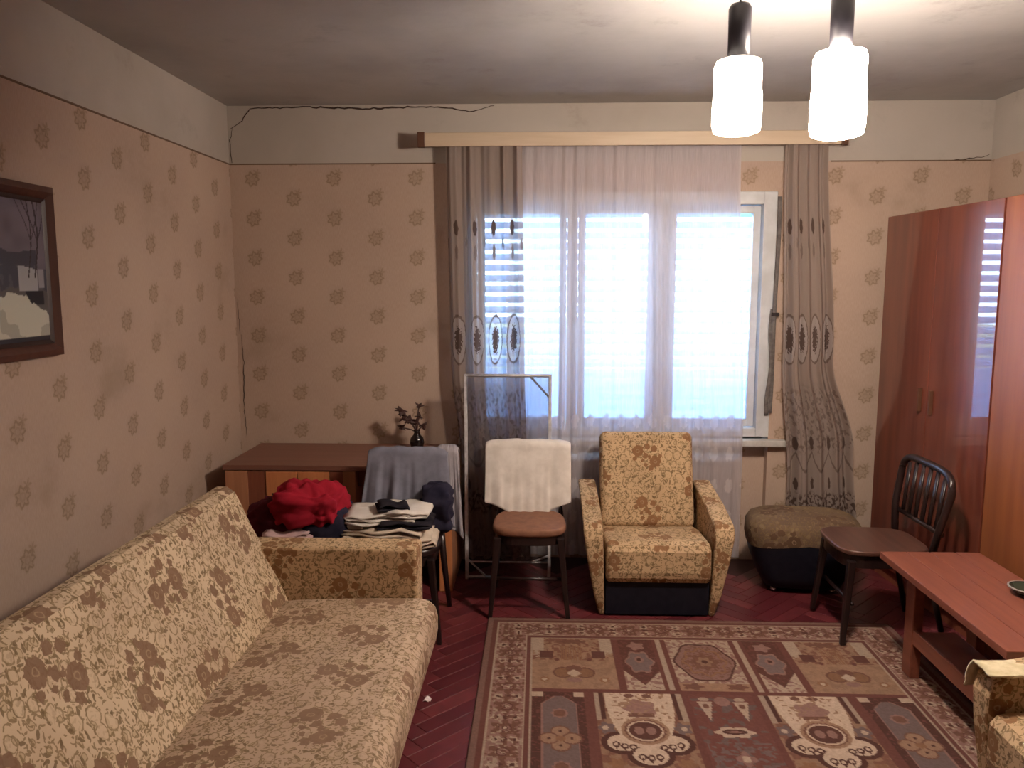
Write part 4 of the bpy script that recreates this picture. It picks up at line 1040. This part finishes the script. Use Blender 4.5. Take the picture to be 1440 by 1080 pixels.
# pile variation
C *= 0.95 * (0.86 + 0.28 * vnoise(U, V, .006, 31))[..., None]
Z = np.where(E_ < .004, .001, .0125 + .0012 * vnoise(U, V, .05, 8))
co = np.stack([RX0 + U, RY1 - V, Z], -1).reshape(-1, 3)
idx = np.arange((nx + 1) * (ny + 1)).reshape(ny + 1, nx + 1)
q = np.stack([idx[:-1, :-1], idx[1:, :-1], idx[1:, 1:], idx[:-1, 1:]], -1).reshape(-1, 4)
def npmesh(name, co, q, colr, m):
    me = bpy.data.meshes.new(name); me.vertices.add(len(co)); me.vertices.foreach_set('co', co.astype('f').ravel())
    me.loops.add(len(q) * 4); me.loops.foreach_set('vertex_index', q.astype('i').ravel())
    me.polygons.add(len(q)); me.polygons.foreach_set('loop_start', (np.arange(len(q)) * 4).astype('i'))
    me.update(calc_edges=True)
    ca = me.color_attributes.new('Col', 'FLOAT_COLOR', 'POINT')
    ca.data.foreach_set('color', np.concatenate([colr.reshape(-1, 3), np.ones((len(co), 1))], 1).astype('f').ravel())
    me.materials.append(M[m]); me.validate(); return me
rme = npmesh('rug', co, q, C, 'rug')
rug = bpy.data.objects.new('rug', rme); COL.objects.link(rug)
tag(rug, 'large patterned brown and cream oriental style rug on the floor', 'rug')

# scrap of paper on the floor
pc = sheet('paper_scrap', lambda u, v: (-.458 + .028 * u + .006 * v, 2.925 + .034 * v + .004 * u, .003 + .006 * math.sin(u * 5) * math.sin(v * 4 + 1) ** 2), 6, 6, 'paper', None, .001)
tag(pc, 'tiny crumpled pink white scrap of paper on the parquet by the sofa', 'paper')

# ------------------------------------------------------------------ painting on the left wall
pa = tag(empty('framed_painting', (XL, 2.41, 1.685)), 'framed winter landscape painting hanging on the left wall', 'painting')
PY, PZ = .455, .302      # half sizes
def pframe(n, half_o, half_i, d0, d1, m):
    bm = bmesh.new(); (oy_, oz_), (iy, iz) = half_o, half_i
    def rect(y, z, x): return [bm.verts.new((x, sy * y, sz * z)) for sy, sz in ((-1, -1), (1, -1), (1, 1), (-1, 1))]
    A = rect(oy_, oz_, 0.001); B = rect(oy_, oz_, d0); Cq = rect((oy_ + iy) / 2, (oz_ + iz) / 2, d1); Dq = rect(iy, iz, d0 * .5); Eq = rect(iy, iz, .001)
    for p, q_ in ((A, B), (B, Cq), (Cq, Dq), (Dq, Eq), (Eq, A)):
        for k in range(4): bm.faces.new((p[k], p[(k + 1) % 4], q_[(k + 1) % 4], q_[k]))
    bmesh.ops.recalc_face_normals(bm, faces=bm.faces[:]); return from_bm(n, bm, m, pa)
pframe('outer_frame', (PY, PZ), (PY - .045, PZ - .045), .022, .036, 'picframe')
pframe('inner_frame', (PY - .045, PZ - .045), (PY - .062, PZ - .062), .018, .014, 'picframe_d')
hy, hz = PY - .060, PZ - .060
n_y, n_z = 200, 140
Yg, Zg = np.meshgrid(np.linspace(-hy, hy, n_y + 1), np.linspace(-hz, hz, n_z + 1))
Cp = np.zeros(Yg.shape + (3,)); v_ = (Zg + hz) / (2 * hz); w1 = vnoise(Yg + 2, Zg + 2, .05, 4); w2 = vnoise(Yg + 2, Zg + 2, .02, 6); rgt = hy - Yg   # distance from right side
Cp[:] = (np.array((.16, .13, .15))[None, None] * (0.7 + .5 * w1[..., None]))
def PP(mk, c): Cp[mk] = np.array(c)
PP(v_ < .60 + .08 * w1 - .12 * (rgt < .05), (.055, .050, .062)); PP((v_ < .55) & (w2 > .6), (.08, .075, .085))
PP(v_ < .34 + .05 * w1, (.10, .085, .075)); PP((v_ < .36) & (v_ > .26) & (rgt > .02) & (rgt < .12), (.02, .014, .014))
hs = (np.abs(rgt - .100) < .052) & (v_ > .36) & (v_ < .50 + .05 * w1); PP(hs, (.34, .33, .32)); PP((rgt < .045) & (rgt > .015) & (v_ > .38) & (v_ < .52), (.28, .26, .26))
snow = (v_ < .30 - .16 * np.clip(1 - rgt / .14, 0, 1) + .06 * w2) & (v_ > .035); PP(snow, (.52, .50, .40)); PP(snow & (w1 > .62), (.36, .34, .27)); PP(v_ < .035, (.03, .025, .03))
for cx, w_ in ((.055, .004), (.090, .003), (.30, .005), (.45, .006), (.62, .005)):
    tr = np.abs(rgt - cx - .02 * np.sin(v_ * 6)) < w_; PP(tr & (v_ > .45), (.035, .02, .022))
    for sgn in (-1, 1): PP((np.abs(rgt - cx - .02 * np.sin(v_ * 6) - sgn * (v_ - .72) * .22) < w_ * .7) & (v_ > .72), (.04, .024, .026))
cop = np.stack([np.full(Yg.shape, .012), Yg, Zg], -1).reshape(-1, 3); ip = np.arange((n_y + 1) * (n_z + 1)).reshape(n_z + 1, n_y + 1)
qp = np.stack([ip[:-1, :-1], ip[:-1, 1:], ip[1:, 1:], ip[1:, :-1]], -1).reshape(-1, 4)
o = bpy.data.objects.new('canvas', npmesh('canvas', cop, qp, Cp, 'painting')); COL.objects.link(o); o.parent = pa

# ------------------------------------------------------------------ pendant lamps
def pendant(x, y, zb, r, h, m, label):
    p = tag(empty('pendant_lamp', (x, y, 0)), label, 'lamp', 'pendant lamps hanging from the ceiling')
    k = h
    prof = [(.030, zb + k), (r * .62, zb + k), (r * .88, zb + k * .97), (r * .96, zb + k * .90), (r * .95, zb + k * .6), (r * .98, zb + k * .52), (r * 1.0, zb + k * .35), (r * .99, zb + k * .12), (r * .93, zb + k * .03), (r * .7, zb), (.001, zb - .001)]
    lathe('lamp_shade', prof, m, p, 32, (0, 0, 0), .0008)
    lathe('socket_tube', [(.001, zb + k - .002), (.034, zb + k), (.035, zb + k + .150), (.028, zb + k + .162), (.004, zb + k + .165)], 'black_plastic', p, 24)
    tube('cable', [(0, 0, zb + k + .162), (0, 0, ZC - .03)], .003, 'wire', p, 6)
    lathe('ceiling_rose', [(.001, ZC - .045), (.03, ZC - .04), (.045, ZC - .012), (.046, ZC - .0005)], 'black_plastic', p, 24)
    return p
pendant(0.616, 2.60, 2.111, .077, .228, 'shade_l', 'smaller lit milk glass pendant lamp on the left')
pendant(0.930, 2.60, 2.100, .084, .262, 'shade_r', 'very bright milk glass pendant lamp on the right')
